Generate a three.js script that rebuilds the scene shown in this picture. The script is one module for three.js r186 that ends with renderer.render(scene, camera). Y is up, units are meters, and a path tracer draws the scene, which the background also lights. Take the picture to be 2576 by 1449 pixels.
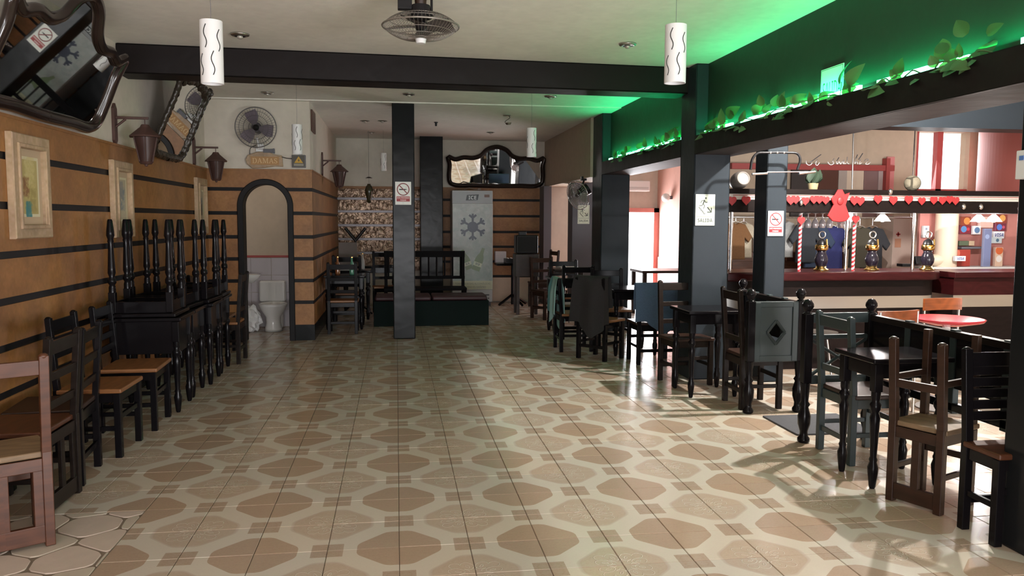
import * as THREE from 'three';
import { mergeGeometries, toCreasedNormals } from 'three/addons/utils/BufferGeometryUtils.js';
import { RoundedBoxGeometry } from 'three/addons/geometries/RoundedBoxGeometry.js';
import { RectAreaLightUniformsLib } from 'three/addons/lights/RectAreaLightUniformsLib.js';
import { Brush, Evaluator, SUBTRACTION } from 'three-bvh-csg';

// ---------- camera, sky, exposure ----------
const FOCAL = 2020, D = Math.PI / 180, EYE = 1.53;
const scene = new THREE.Scene();
const camera = new THREE.PerspectiveCamera(2 * Math.atan(724.5 / FOCAL) / D, 2576 / 1449, 0.05, 200);
camera.position.set(0, EYE, 0);
camera.rotation.order = 'YXZ';
camera.rotation.set(-4.824 * D, -8.196 * D, 0.242 * D);
camera.updateMatrixWorld();
const renderer = new THREE.WebGLRenderer({ antialias: true });
renderer.toneMapping = THREE.LinearToneMapping;
renderer.toneMappingExposure = 1.45;
renderer.shadowMap.enabled = true;
RectAreaLightUniformsLib.init();
scene.background = new THREE.Color().setRGB(2.5, 2.55, 2.65);   // bright overcast daylight seen through the openings

function light(l, x, y, z) { l.position.set(x, y, z); l.castShadow = true; scene.add(l); return l; }
function daylight(w, h, pos, look, k) {   // daylight arriving through a real opening
  const l = new THREE.RectAreaLight(new THREE.Color().setRGB(0.98, 0.975, 1.0), k, w, h);
  l.position.set(...pos); l.lookAt(...look); scene.add(l); return l;
}
daylight(3.7, 1.1, [-0.2, 0.62, 3.28], [-0.2, 6.2, 0.28], 15);      // street entrance behind the camera: glow of the sunlit pavement, coming in low
daylight(3.7, 1.3, [-0.2, 1.85, 3.28], [-0.2, 0.6, -4], 0.8);      // and its strip of sky
daylight(3.2, 1.1, [5.1, 0.62, 3.28], [3.6, 5.4, 0.9], 33);        // wide street front of the bar room, right of the camera
daylight(3.2, 1.2, [5.1, 1.8, 3.28], [1.0, 0.6, -4], 3);
daylight(1.3, 1.75, [4.29, 0.9, -14.95], [4.0, 0.8, -5], 15);       // open street door at the far end
daylight(0.85, 0.85, [8.05, 2.42, -11.0], [7.0, 1.6, -7], 5);      // window above the bar

// ---------- pixels of the photograph to places ----------
function ray(px, py) { return new THREE.Vector3((px - 1288) / FOCAL, -(py - 724.5) / FOCAL, -1).applyQuaternion(camera.quaternion); }
function PZ(px, py, z) { const d = ray(px, py); return d.multiplyScalar(z / d.z).add(camera.position); }
function PX(px, py, x) { const d = ray(px, py); return d.multiplyScalar(x / d.x).add(camera.position); }
function PF(px, py, h = 0) { const d = ray(px, py); return d.multiplyScalar((h - EYE) / d.y).add(camera.position); }

// ---------- random, noise, textures ----------
let seed = 7;
function rnd(a = 1, b) { seed = (seed * 1664525 + 1013904223) >>> 0; const r = seed / 4294967296; return b === undefined ? r * a : a + r * (b - a); }
function hash(x, y, s) { let h = Math.imul(x | 0, 374761393) ^ Math.imul(y | 0, 668265263) ^ Math.imul(s | 0, 2147483647 ^ 0x5bd1e995); h = Math.imul(h ^ (h >>> 13), 1274126177); return ((h ^ (h >>> 16)) >>> 0) / 4294967296; }
function vnoise(x, y, per, s) {
  const xi = Math.floor(x), yi = Math.floor(y), fx = x - xi, fy = y - yi, w = (t) => t * t * (3 - 2 * t);
  const m = (k) => ((k % per) + per) % per, u = w(fx), v = w(fy);
  const a = hash(m(xi), m(yi), s), b = hash(m(xi + 1), m(yi), s), c = hash(m(xi), m(yi + 1), s), d = hash(m(xi + 1), m(yi + 1), s);
  return (a + (b - a) * u) * (1 - v) + (c + (d - c) * u) * v;
}
function fbm(u, v, f, oct, s) { let r = 0, a = 0.5, t = 0; for (let i = 0; i < oct; i++) { r += a * vnoise(u * f, v * f, f, s + i); t += a; a *= 0.5; f *= 2; } return r / t; }
function dataTex(n, fn, srgb = true, rep = 1) {
  const a = new Uint8Array(n * n * 4);
  for (let j = 0; j < n; j++) for (let i = 0; i < n; i++) {
    const c = fn(i / n, j / n), k = (j * n + i) * 4, q = Array.isArray(c) ? c : [c, c, c];
    for (let m = 0; m < 3; m++) a[k + m] = Math.max(0, Math.min(255, q[m] * 255));
    a[k + 3] = 255;
  }
  const t = new THREE.DataTexture(a, n, n); t.wrapS = t.wrapT = THREE.RepeatWrapping; t.magFilter = THREE.LinearFilter; t.minFilter = THREE.LinearMipmapLinearFilter; t.generateMipmaps = true;
  if (srgb) t.colorSpace = THREE.SRGBColorSpace; t.repeat.set(rep, rep); t.needsUpdate = true; return t;
}
function canvasTex(w, h, draw) {
  const c = document.createElement('canvas'); c.width = w; c.height = h; draw(c.getContext('2d'), w, h);
  const t = new THREE.CanvasTexture(c); t.colorSpace = THREE.SRGBColorSpace; return t;
}
const S = (r, g, b) => new THREE.Color().setRGB(r, g, b);
function mat(color, roughness = 0.6, o = {}) { return o.specularIntensity === undefined ? new THREE.MeshStandardMaterial({ color, roughness, ...o }) : new THREE.MeshPhysicalMaterial({ color, roughness, ...o }); }
const mix = (a, b, t) => a.map((x, i) => x + (b[i] - x) * t);

const tGrain = dataTex(512, (u, v) => { const a = fbm(u, v, 4, 4, 3), b = fbm(u, v, 64, 2, 9), c = fbm(u + a * 0.12, v, 12, 3, 17); const k = 0.62 + 0.38 * (0.45 * a + 0.3 * b + 0.45 * c); return [k, k * (0.97 + 0.06 * a), k * (0.94 + 0.1 * b)]; }, true, 0.7);
const tGrainB = dataTex(256, (u, v) => fbm(u, v, 32, 3, 5), false, 2);
const tPlaster = dataTex(512, (u, v) => { const a = fbm(u, v, 4, 5, 31), b = fbm(u, v, 48, 2, 41); const k = 0.88 + 0.1 * a + 0.04 * b; return [k, k * 0.995, k * 0.985]; }, true, 0.35);
const tPlasterB = dataTex(256, (u, v) => 0.6 * fbm(u, v, 8, 4, 51) + 0.4 * fbm(u, v, 64, 2, 61), false, 0.8);
const tRough = dataTex(256, (u, v) => 0.55 + 0.45 * fbm(u, v, 6, 4, 77), false, 1);
const tBlackB = dataTex(256, (u, v) => fbm(u, v, 7, 3, 83), false, 1.2);
const tWood = dataTex(512, (u, v) => { const w = fbm(u, v, 3, 3, 91); const g = fbm(u * 1, v, 4, 2, 95); const s = 0.5 + 0.5 * Math.sin((v * 26 + w * 7 + g * 3) * Math.PI); const k = 0.78 + 0.1 * s + 0.12 * vnoise(u * 6, v * 120, 120, 4); return [k, k * 0.95, k * 0.9]; }, true, 1);
const tCloth = dataTex(256, (u, v) => 0.72 + 0.2 * fbm(u, v, 64, 2, 21) + 0.08 * Math.sin(u * 400) * Math.sin(v * 400), true, 4);
const tFoilB = dataTex(512, (u, v) => { const a = fbm(u, v, 10, 3, 111), b = fbm(u + 0.3, v, 7, 2, 131); return Math.abs(a - 0.5) * 1.3 + Math.abs(b - 0.5) * 1.4; }, false, 1.4);
const tFoil = dataTex(512, (u, v) => { const a = fbm(u, v, 16, 4, 211), b = fbm(u, v, 40, 2, 217); const t = Math.min(1, Math.max(0, (a - 0.36) * 3.2)); return mix([0.52, 0.42, 0.34], [0.78, 0.68, 0.58], t * (0.6 + 0.4 * b)); }, true, 1.4);

const M = {
  plaster: mat(S(0.67, 0.615, 0.54), 0.85, { map: tPlaster, bumpMap: tPlasterB, bumpScale: 0.002 }),
  ceil: mat(S(0.9, 0.87, 0.82), 0.8, { map: tPlaster, bumpMap: tPlasterB, bumpScale: 0.0015 }),
  bulk: mat(S(0.5, 0.41, 0.32), 0.8, { map: tPlaster }),
  board: mat(S(0.43, 0.19, 0.06), 0.5, { map: tGrain, bumpMap: tGrainB, bumpScale: 0.0006 }),
  strip: mat(S(0.01, 0.009, 0.01), 0.5, { specularIntensity: 0.4 }),
  black: mat(S(0.012, 0.013, 0.014), 0.2, { bumpMap: tBlackB, bumpScale: 0.0016, specularIntensity: 0.25 }),
  beam: mat(S(0.012, 0.009, 0.009), 0.5, { specularIntensity: 0.3, bumpMap: tBlackB, bumpScale: 0.004 }),
  greyPost: mat(S(0.024, 0.03, 0.036), 0.35, { specularIntensity: 0.2, bumpMap: tBlackB, bumpScale: 0.003 }),
  header: mat(S(0.011, 0.021, 0.013), 0.6, { bumpMap: tBlackB, bumpScale: 0.003 }),
  soffit: mat(S(0.05, 0.044, 0.045), 0.6, { specularIntensity: 0.35, bumpMap: tBlackB, bumpScale: 0.003 }),
  ebony: mat(S(0.007, 0.006, 0.007), 0.2, { roughnessMap: tRough, specularIntensity: 0.24 }),
  dull: mat(S(0.008, 0.007, 0.008), 0.65, { specularIntensity: 0.15 }),
  ebonyWorn: mat(S(0.016, 0.012, 0.011), 0.3, { map: tWood, specularIntensity: 0.3 }),
  teal: mat(S(0.03, 0.043, 0.045), 0.35, { bumpMap: tBlackB, bumpScale: 0.001, specularIntensity: 0.6 }),
  brown: mat(S(0.1, 0.036, 0.017), 0.4, { map: tWood }),
  brownDark: mat(S(0.036, 0.016, 0.01), 0.4, { map: tWood }),
  seat: mat(S(0.3, 0.14, 0.055), 0.4, { map: tWood }),
  seatPale: mat(S(0.26, 0.19, 0.12), 0.55, { map: tWood }),
  pine: mat(S(0.6, 0.42, 0.26), 0.5, { map: tGrain }),
  lantern: mat(S(0.075, 0.035, 0.028), 0.55, { bumpMap: tGrainB, bumpScale: 0.001 }),
  white: mat(S(0.74, 0.74, 0.74), 0.5),
  slot: mat(S(0.02, 0.02, 0.02), 0.8),
  chrome: mat(S(0.75, 0.75, 0.76), 0.16, { metalness: 1 }),
  steel: mat(S(0.62, 0.60, 0.57), 0.3, { metalness: 1 }),
  brass: mat(S(0.78, 0.52, 0.18), 0.2, { metalness: 1 }),
  blackMetal: mat(S(0.012, 0.011, 0.012), 0.35, { specularIntensity: 0.5 }),
  mirror: mat(S(0.82, 0.82, 0.8), 0.02, { metalness: 1 }),
  mirrorFrame: mat(S(0.02, 0.012, 0.01), 0.16),
  red: mat(S(0.34, 0.022, 0.024), 0.5),
  redPaint: mat(S(0.42, 0.075, 0.07), 0.55),
  pink: mat(S(0.72, 0.42, 0.36), 0.7, { map: tPlaster }),
  pinkRed: mat(S(0.6, 0.22, 0.2), 0.6, { map: tPlaster }),
  barRed: mat(S(0.04, 0.007, 0.009), 0.3, { map: tWood, specularIntensity: 0.35 }),
  barDark: mat(S(0.011, 0.007, 0.007), 0.5, { map: tWood, specularIntensity: 0.25 }),
  wcTile: mat(S(0.56, 0.52, 0.55), 0.3),
  porcelain: mat(S(0.78, 0.77, 0.74), 0.12),
  grout: mat(S(0.20, 0.155, 0.115), 0.9),
  glass: new THREE.MeshPhysicalMaterial({ color: S(0.95, 0.97, 0.97), roughness: 0.03, transmission: 1, thickness: 0, ior: 1.5 }),
  cream: mat(S(0.66, 0.55, 0.43), 0.8, { map: tPlaster }),
  greyDark: mat(S(0.12, 0.12, 0.14), 0.6),
};

// ---------- geometry helpers ----------
const Q = new THREE.Quaternion(), EU = new THREE.Euler();
function place(g, x = 0, y = 0, z = 0, rx = 0, ry = 0, rz = 0) {
  if (rx || ry || rz) g.applyQuaternion(Q.setFromEuler(EU.set(rx, ry, rz)));
  return g.translate(x, y, z);
}
function box(w, h, d, x = 0, y = 0, z = 0, rx = 0, ry = 0, rz = 0, r) {
  const m = Math.min(w, h, d);
  if (r === undefined) r = Math.min(0.004, m * 0.2);
  const g = r > 0 ? new RoundedBoxGeometry(w, h, d, 1, r) : new THREE.BoxGeometry(w, h, d);
  return place(g, x, y, z, rx, ry, rz);
}
const slab = (x0, x1, y0, y1, z0, z1) => place(new THREE.BoxGeometry(Math.abs(x1 - x0), Math.abs(y1 - y0), Math.abs(z1 - z0)), (x0 + x1) / 2, (y0 + y1) / 2, (z0 + z1) / 2);
const cyl = (r0, r1, h, x = 0, y = 0, z = 0, rx = 0, ry = 0, rz = 0, n = 20) => place(new THREE.CylinderGeometry(r1, r0, h, n), x, y, z, rx, ry, rz);   // r0 bottom, r1 top
const ball = (r, x, y, z, sx = 1, sy = 1, sz = 1) => new THREE.SphereGeometry(r, 18, 12).scale(sx, sy, sz).translate(x, y, z);
const lathe = (pts, n = 18) => new THREE.LatheGeometry(pts.map(([r, y]) => new THREE.Vector2(r, y)), n);
const V3 = (p) => new THREE.Vector3(...p);
const tube = (pts, r, seg = 24, closed = false, rad = 6) => new THREE.TubeGeometry(new THREE.CatmullRomCurve3(pts.map(V3), closed, 'centripetal'), seg, r, rad, closed);
function bar(a, b, r, n = 8) { const A = V3(a), B = V3(b), d = B.clone().sub(A), L = d.length(); const g = new THREE.CylinderGeometry(r, r, L, n); g.applyQuaternion(Q.setFromUnitVectors(new THREE.Vector3(0, 1, 0), d.normalize())); return g.translate((A.x + B.x) / 2, (A.y + B.y) / 2, (A.z + B.z) / 2); }
function ext(pts, depth, bevel = 0, holes = []) {
  const s = pts instanceof THREE.Shape ? pts : new THREE.Shape(pts.map(([x, y]) => new THREE.Vector2(x, y)));
  for (const h of holes) s.holes.push(new THREE.Path(h.map(([x, y]) => new THREE.Vector2(x, y))));
  return new THREE.ExtrudeGeometry(s, { depth, bevelEnabled: bevel > 0, bevelSize: bevel, bevelThickness: bevel, bevelSegments: 1, curveSegments: 10 });
}
function plain(g) { const q = g.index ? g.toNonIndexed() : g; for (const k of Object.keys(q.attributes)) if (!['position', 'normal', 'uv'].includes(k)) q.deleteAttribute(k); q.morphAttributes = {}; q.clearGroups?.(); return q; }
function join(list) { return list.length === 1 ? list[0] : mergeGeometries(list.map(plain)); }
function metricUV(g) {   // uv in metres, laid on from the side each face points to
  const p = g.attributes.position, n = g.attributes.normal, uv = new Float32Array(p.count * 2);
  for (let i = 0; i < p.count; i++) {
    const ax = Math.abs(n.getX(i)), ay = Math.abs(n.getY(i)), az = Math.abs(n.getZ(i));
    if (ay >= ax && ay >= az) { uv[2 * i] = p.getX(i); uv[2 * i + 1] = p.getZ(i); } else if (ax >= az) { uv[2 * i] = p.getZ(i); uv[2 * i + 1] = p.getY(i); } else { uv[2 * i] = p.getX(i); uv[2 * i + 1] = p.getY(i); }
  }
  g.setAttribute('uv', new THREE.BufferAttribute(uv, 2)); return g;
}
const names = {};
function numbered(n) { names[n] = (names[n] ?? -1) + 1; return names[n] ? `${n}_${String(names[n]).padStart(3, '0')}` : n; }
function part(parent, name, geo, m, o = {}) {
  let g = Array.isArray(geo) ? join(geo) : geo;
  if (!o.uv && (m.map || m.bumpMap || m.roughnessMap)) g = metricUV(plain(g));
  const k = new THREE.Mesh(g, m); k.name = name; k.castShadow = k.receiveShadow = true;
  if (o.label) k.userData.label = o.label;
  if (o.kind) k.userData.kind = o.kind;
  parent.add(k); return k;
}
function thing(name, label, category, [x, y, z] = [0, 0, 0], turn = 0, group) {
  const g = new THREE.Group(); g.name = numbered(name); g.position.set(x, y, z); g.rotation.y = turn;
  g.userData = { label, category }; if (group) g.userData.group = group;
  scene.add(g); return g;
}
function solid(name, label, category, geo, m, group, o = {}) { const k = part(scene, numbered(name), geo, m, o); Object.assign(k.userData, { label, category }); if (group) k.userData.group = group; return k; }
function struct(name, label) { const g = new THREE.Group(); g.name = name; g.userData = { kind: 'structure', label }; scene.add(g); return g; }
function copy(src, label, [x, y, z], turn = 0, group) {
  const k = src.clone(); k.name = numbered(src.name.replace(/_\d{3}$/, '')); k.position.set(x, y, z); k.rotation.set(0, turn, 0);
  k.userData = { ...src.userData, label }; if (group) k.userData.group = group; scene.add(k); return k;
}
// ---------- floor of patterned ceramic tiles ----------
const T = 0.33, GX = 0.002, GZ = -4.0196;
function tileDraw(c, n) {
  const rough = (col, amp, x0, y0, x1, y1, k) => { for (let i = 0; i < k; i++) { c.fillStyle = `rgba(${col},${amp * rnd(0.3, 1)})`; const s = rnd(1, 9); c.fillRect(rnd(x0, x1), rnd(y0, y1), s * rnd(0.6, 2.4), s); } };
  c.fillStyle = 'rgb(213,206,195)'; c.fillRect(0, 0, n, n);
  rough('194,180,160', 0.12, 0, 0, n, n, 700); rough('236,226,206', 0.14, 0, 0, n, n, 500);
  const oct = (sx, sy, a, b, e) => { const X = (t) => (sx ? n - t * n : t * n), Y = (t) => (sy ? n - t * n : t * n); c.beginPath(); c.moveTo(X(0), Y(0)); c.lineTo(X(e), Y(0)); c.lineTo(X(e), Y(a * 0.6)); c.quadraticCurveTo(X(e - 0.01), Y(a), X(e - 0.06), Y(a + 0.05)); c.lineTo(X(b + 0.05), Y(e - 0.06)); c.quadraticCurveTo(X(b), Y(e - 0.01), X(b * 0.6), Y(e)); c.lineTo(X(0), Y(e)); c.closePath(); };
  c.save(); oct(0, 0, 0.19, 0.19, 0.59); c.fillStyle = 'rgb(182,161,143)'; c.fill(); c.clip();
  rough('158,132,114', 0.14, 0, 0, n * 0.6, n * 0.6, 900); rough('204,180,156', 0.16, 0, 0, n * 0.6, n * 0.6, 700); rough('196,140,120', 0.1, 0, 0, n * 0.6, n * 0.6, 250); c.restore();
  for (let k = 5; k >= 0; k--) { oct(1, 1, 0.19, 0.19, 0.575 + k * 0.01); c.fillStyle = `rgba(196,180,164,${k ? 0.25 : 1})`; c.fill(); }
  c.save(); oct(1, 1, 0.19, 0.19, 0.57); c.clip(); rough('174,154,142', 0.16, n * 0.4, n * 0.4, n, n, 800); rough('214,200,186', 0.16, n * 0.4, n * 0.4, n, n, 500); c.restore();
  for (const [x, y] of [[1, 0], [0, 1]]) { c.save(); c.beginPath(); c.rect(x ? n * 0.78 : 0, y ? n * 0.78 : 0, n * 0.22, n * 0.22); c.fillStyle = 'rgb(184,167,152)'; c.fill(); c.clip(); rough('158,128,104', 0.16, x ? n * 0.78 : 0, y ? n * 0.78 : 0, x ? n : n * 0.22, y ? n : n * 0.22, 260); c.restore(); }
  // raised scroll of the flower: paler glaze
  c.strokeStyle = 'rgba(236,228,216,0.9)'; c.lineWidth = n * 0.008; c.lineCap = 'round';
  scroll(c, n);
}
function scroll(c, n) {   // one quarter of a rosette whose centre is the corner (n, n)
  for (const a of [22, 68]) {
    const t = a * D, R = n * 0.27, x = n - Math.cos(t) * R, y = n - Math.sin(t) * R;
    c.beginPath(); c.ellipse(x, y, n * 0.085, n * 0.115, t - Math.PI / 2 + Math.PI, 0.5, Math.PI * 2 - 0.5); c.stroke();
    c.beginPath(); c.ellipse(n - Math.cos(t) * n * 0.25, n - Math.sin(t) * n * 0.25, n * 0.02, n * 0.045, t + Math.PI / 2, 0, Math.PI * 2); c.stroke();
  }
  c.beginPath(); c.arc(n - n * 0.27, n - n * 0.27, n * 0.075, -0.4, 2.2, true); c.stroke();
  for (const a of [10, 45, 80]) { const t = a * D; c.beginPath(); c.moveTo(n - Math.cos(t) * n * 0.11, n - Math.sin(t) * n * 0.11); c.quadraticCurveTo(n - Math.cos(t + 0.25) * n * 0.16, n - Math.sin(t + 0.25) * n * 0.16, n - Math.cos(t) * n * 0.2, n - Math.sin(t) * n * 0.2); c.stroke(); }
}
const tTile = canvasTex(512, 512, (c, n) => tileDraw(c, n));
const tTileB = canvasTex(512, 512, (c, n) => { c.fillStyle = '#555'; c.fillRect(0, 0, n, n); c.strokeStyle = '#fff'; c.lineCap = 'round'; c.lineWidth = n * 0.012; scroll(c, n); });
tTileB.colorSpace = THREE.NoColorSpace;
const tileMats = [[0.86, 0.83, 0.79], [0.82, 0.80, 0.77], [0.87, 0.82, 0.76]].map(([r, g, b]) => new THREE.MeshPhysicalMaterial({ color: S(r, g, b), map: tTile, bumpMap: tTileB, bumpScale: 0.003, roughness: 0.26, specularIntensity: 0.6, roughnessMap: tRough }));
function tileGeo(fx, fz, w = T, d = T, thick = 0.012) {   // chamfered tile; fx, fz say at which end of the tile the brown corner lies
  const g = 0.0016, c = 0.0022, P = [], N = [], U = [], x1 = w / 2 - g, z1 = d / 2 - g, x0 = x1 - c, z0 = z1 - c;
  const v = (x, y, z, n) => { P.push(x, y, z); N.push(...n); const u = (x + w / 2) / w, q = (z + d / 2) / d; U.push(fx ? 1 - u : u, fz ? q : 1 - q); };
  const quad = (a, b, e, f, n) => { for (const k of [a, b, e, a, e, f]) v(...k, n); };
  quad([-x0, 0, z0], [x0, 0, z0], [x0, 0, -z0], [-x0, 0, -z0], [0, 1, 0]);
  const s = Math.SQRT1_2, y1 = -c, y2 = -thick;
  quad([-x1, y1, z1], [x1, y1, z1], [x0, 0, z0], [-x0, 0, z0], [0, s, s]); quad([x1, y1, -z1], [-x1, y1, -z1], [-x0, 0, -z0], [x0, 0, -z0], [0, s, -s]);
  quad([x1, y1, z1], [x1, y1, -z1], [x0, 0, -z0], [x0, 0, z0], [s, s, 0]); quad([-x1, y1, -z1], [-x1, y1, z1], [-x0, 0, z0], [-x0, 0, -z0], [-s, s, 0]);
  quad([-x1, y2, z1], [x1, y2, z1], [x1, y1, z1], [-x1, y1, z1], [0, 0, 1]); quad([x1, y2, -z1], [-x1, y2, -z1], [-x1, y1, -z1], [x1, y1, -z1], [0, 0, -1]);
  quad([x1, y2, z1], [x1, y2, -z1], [x1, y1, -z1], [x1, y1, z1], [1, 0, 0]); quad([-x1, y2, -z1], [-x1, y2, z1], [-x1, y1, z1], [-x1, y1, -z1], [-1, 0, 0]);
  const b = new THREE.BufferGeometry(); b.setAttribute('position', new THREE.Float32BufferAttribute(P, 3)); b.setAttribute('normal', new THREE.Float32BufferAttribute(N, 3)); b.setAttribute('uv', new THREE.Float32BufferAttribute(U, 2)); return b;
}
const floor = struct('floor', 'glossy cream and brown octagon patterned ceramic tile floor');
part(floor, 'screed', slab(-2.6, 9.8, -0.2, -0.006, -15.2, 3.6), M.grout);
{
  const geos = {}; for (const a of [0, 1]) for (const b of [0, 1]) geos[`${a}${b}`] = tileGeo(a, b);
  const all = [];
  for (let i = -8; i < 30; i++) for (let j = -23; j < 34; j++) {
    const x = GX + (i + 0.5) * T, z = GZ - (j + 0.5) * T;
    if (x < -2.4 || x > 9.6 || z < -15 || z > 3.4) continue;
    if (x < -1.33 && z > -4.36) continue;                      // flagstone corner by the wall
    if (x < -1.1 && z < -11.8) continue;
    const p = new THREE.Vector3(x, 0, z).project(camera), seen = z < -2.4 && Math.abs(p.x) < 1.05 && Math.abs(p.y) < 1.08 && x < 3.3 && (x > -1.75 || z > -5);
    all.push({ x, z, seen, key: `${((i % 2) + 2) % 2}${((j % 2) + 2) % 2}`, d: Math.hypot(x, z) });
  }
  const shown = all.filter((t) => t.seen).sort((a, b) => a.d - b.d), single = new Set(shown.slice(0, 298)), rest = [];
  for (const t of all) {
    const tilt = 0.0008;
    if (single.has(t)) { const k = part(floor, 'tile', geos[t.key], tileMats[Math.floor(rnd(3))], { uv: true }); k.position.set(t.x, rnd(-0.0008, 0), t.z); k.rotation.set(rnd(-tilt, tilt), 0, rnd(-tilt, tilt)); } else { const g = geos[t.key].clone(); if (t.x > -2.6) rest.push(g.translate(t.x, rnd(-0.0008, 0), t.z)); }
  }
  part(floor, 'tile_field', rest, tileMats[0], { uv: true, kind: 'stuff' });
  // irregular flagstones in the corner, cut from a jittered honeycomb
  const stoneMats = [[0.62, 0.52, 0.45], [0.68, 0.57, 0.5], [0.57, 0.5, 0.42]].map(([r, g, b]) => mat(S(r, g, b), 0.4, { map: tPlaster, bumpMap: tPlasterB, bumpScale: 0.002 }));
  // Voronoi cells of jittered seeds, clipped to the corner and shrunk to leave the dark joints
  const seeds = []; for (let a = -1; a < 5; a++) for (let b = -1; b < 30; b++) seeds.push([-2.45 + a * 0.27 + (b & 1 ? 0.13 : 0) + rnd(-0.05, 0.05), -4.45 + b * 0.24 + rnd(-0.05, 0.05)]);
  const clip = (poly, nx, nz, c) => { const out = []; for (let k = 0; k < poly.length; k++) { const p = poly[k], q = poly[(k + 1) % poly.length], dp = p[0] * nx + p[1] * nz - c, dq = q[0] * nx + q[1] * nz - c; if (dp <= 0) out.push(p); if ((dp < 0) !== (dq < 0)) { const t = dp / (dp - dq); out.push([p[0] + (q[0] - p[0]) * t, p[1] + (q[1] - p[1]) * t]); } } return out; };
  for (const sd of seeds) {
    let poly = [[-2.31, -4.345], [-1.324, -4.345], [-1.324, 2.5], [-2.31, 2.5]];
    for (const o of seeds) if (o !== sd && Math.hypot(o[0] - sd[0], o[1] - sd[1]) < 0.9) { const nx = o[0] - sd[0], nz = o[1] - sd[1], l = Math.hypot(nx, nz); poly = clip(poly, nx / l, nz / l, ((o[0] + sd[0]) / 2) * nx / l + ((o[1] + sd[1]) / 2) * nz / l - 0.009); if (poly.length < 3) break; }
    if (poly.length < 3) continue;
    const c = new THREE.CatmullRomCurve3(poly.flatMap((p, k) => { const q = poly[(k + 1) % poly.length]; return [new THREE.Vector3(p[0] * 0.85 + q[0] * 0.15, -(p[1] * 0.85 + q[1] * 0.15), 0), new THREE.Vector3(p[0] * 0.15 + q[0] * 0.85, -(p[1] * 0.15 + q[1] * 0.85), 0)]; }), true, 'catmullrom', 0.1);
    part(floor, 'flagstone', ext(c.getPoints(30).map((v) => [v.x, v.y]), 0.006, 0.002).rotateX(-Math.PI / 2).translate(0, -0.009, 0), stoneMats[Math.floor(rnd(3))]);
  }
}
// ---------- walls ----------
const XL = -2.32, ZA = -10.4, XS = -1.06, ZB = -14.9, CH = 3.0, HX = 2.91;
const STR = [0.485, 0.76, 1.035, 1.31, 1.605, 1.9], BTOP = 2.13, BBOT = 0.2;
const bandsY = []; { let lo = BBOT; for (const s of STR) { bandsY.push([lo, s - 0.0225]); lo = s + 0.0225; } bandsY.push([lo, BTOP]); }
function panelling(parent, seg, cut) {   // seg(y0, y1, t0, t1) gives the box between heights y0, y1 and depths t0, t1 in front of the wall
  const f = cut || ((g) => g);
  for (const [a, b] of bandsY) part(parent, 'panel_board', f(seg(a, b, 0, 0.022)), M.board);
  for (const s of STR) part(parent, 'dark_strip', f(seg(s - 0.026, s + 0.026, 0, 0.013)), M.strip);
  part(parent, 'dark_base', f(seg(0, BBOT, 0, 0.026)), M.black);
  part(parent, 'top_rail', f(seg(BTOP, BTOP + 0.02, 0, 0.03)), M.board);
}
const wl = struct('wall_left', 'long wall with brown boards between black strips under cream plaster');
part(wl, 'plaster', slab(XL - 0.25, XL, 0, CH, 3.5, -12), M.plaster);
panelling(wl, (a, b, t0, t1) => slab(XL + t0, XL + t1, a, b, 3.3, ZA));
const wa = struct('wall_arch', 'board-clad wall with the arched toilet doorway');
const AX = -1.61, AR = 0.275, AY = 1.69;      // arch: centre, inner radius, spring height
const csg = new Evaluator(); csg.useGroups = false;
function minus(g, cutter) { const a = new Brush(g), b = new Brush(cutter); a.updateMatrixWorld(); b.updateMatrixWorld(); return csg.evaluate(a, b, SUBTRACTION).geometry; }
function archPrism(r, z0, z1) { const s = new THREE.Shape(); s.moveTo(AX - r, -0.5); s.lineTo(AX + r, -0.5); s.lineTo(AX + r, AY); s.absarc(AX, AY, r, 0, Math.PI, false); s.lineTo(AX - r, -0.5); return new THREE.ExtrudeGeometry(s, { depth: z1 - z0, bevelEnabled: false, curveSegments: 20 }).translate(0, 0, z0); }
const archCut = archPrism(AR, ZA - 1, ZA + 1);
part(wa, 'plaster', minus(slab(XL, XS, 0, CH, ZA - 0.15, ZA), archCut), M.plaster);
panelling(wa, (a, b, t0, t1) => slab(XL, XS + t1, a, b, ZA + t0, ZA + t1), (g) => minus(g, archPrism(AR + 0.02, ZA - 1, ZA + 1)));
{ // black moulding round the arch
  const s = new THREE.Shape(), r1 = AR + 0.055; s.moveTo(AX - r1, 0); s.lineTo(AX - AR, 0); s.lineTo(AX - AR, AY); s.absarc(AX, AY, AR, Math.PI, 0, true); s.lineTo(AX + AR, 0); s.lineTo(AX + r1, 0); s.lineTo(AX + r1, AY); s.absarc(AX, AY, r1, 0, Math.PI, false); s.lineTo(AX - r1, 0);
  part(wa, 'arch_moulding', new THREE.ExtrudeGeometry(s, { depth: 0.2, bevelEnabled: true, bevelSize: 0.008, bevelThickness: 0.008, bevelSegments: 1, curveSegments: 22 }).translate(0, 0, ZA - 0.16), M.strip);
}
const ws = struct('wall_side', 'short board-clad wall beside the toilet');
part(ws, 'plaster', slab(XS - 0.14, XS, 0, CH, ZA - 0.15, ZB), M.plaster);
panelling(ws, (a, b, t0, t1) => slab(XS + t0, XS + t1, a, b, ZA + 0.02, ZB));
// toilet room behind the arch
const wc = struct('wall_toilet', 'cream wall above lilac tiles inside the toilet');
part(wc, 'plaster', slab(XL, XS - 0.14, 0, CH, -11.75, -11.9), M.cream);
for (let r = 0; r < 4; r++) for (let k = 0; k < 4; k++) part(wc, 'wall_tile', box(0.276, 0.242, 0.012, XL + 0.14 + k * 0.28, 0.125 + r * 0.246, -11.745, 0, 0, 0, 0.002), M.wcTile);
part(wc, 'border', box(1.12, 0.03, 0.02, -1.76, 1.005, -11.742), M.redPaint);
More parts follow.
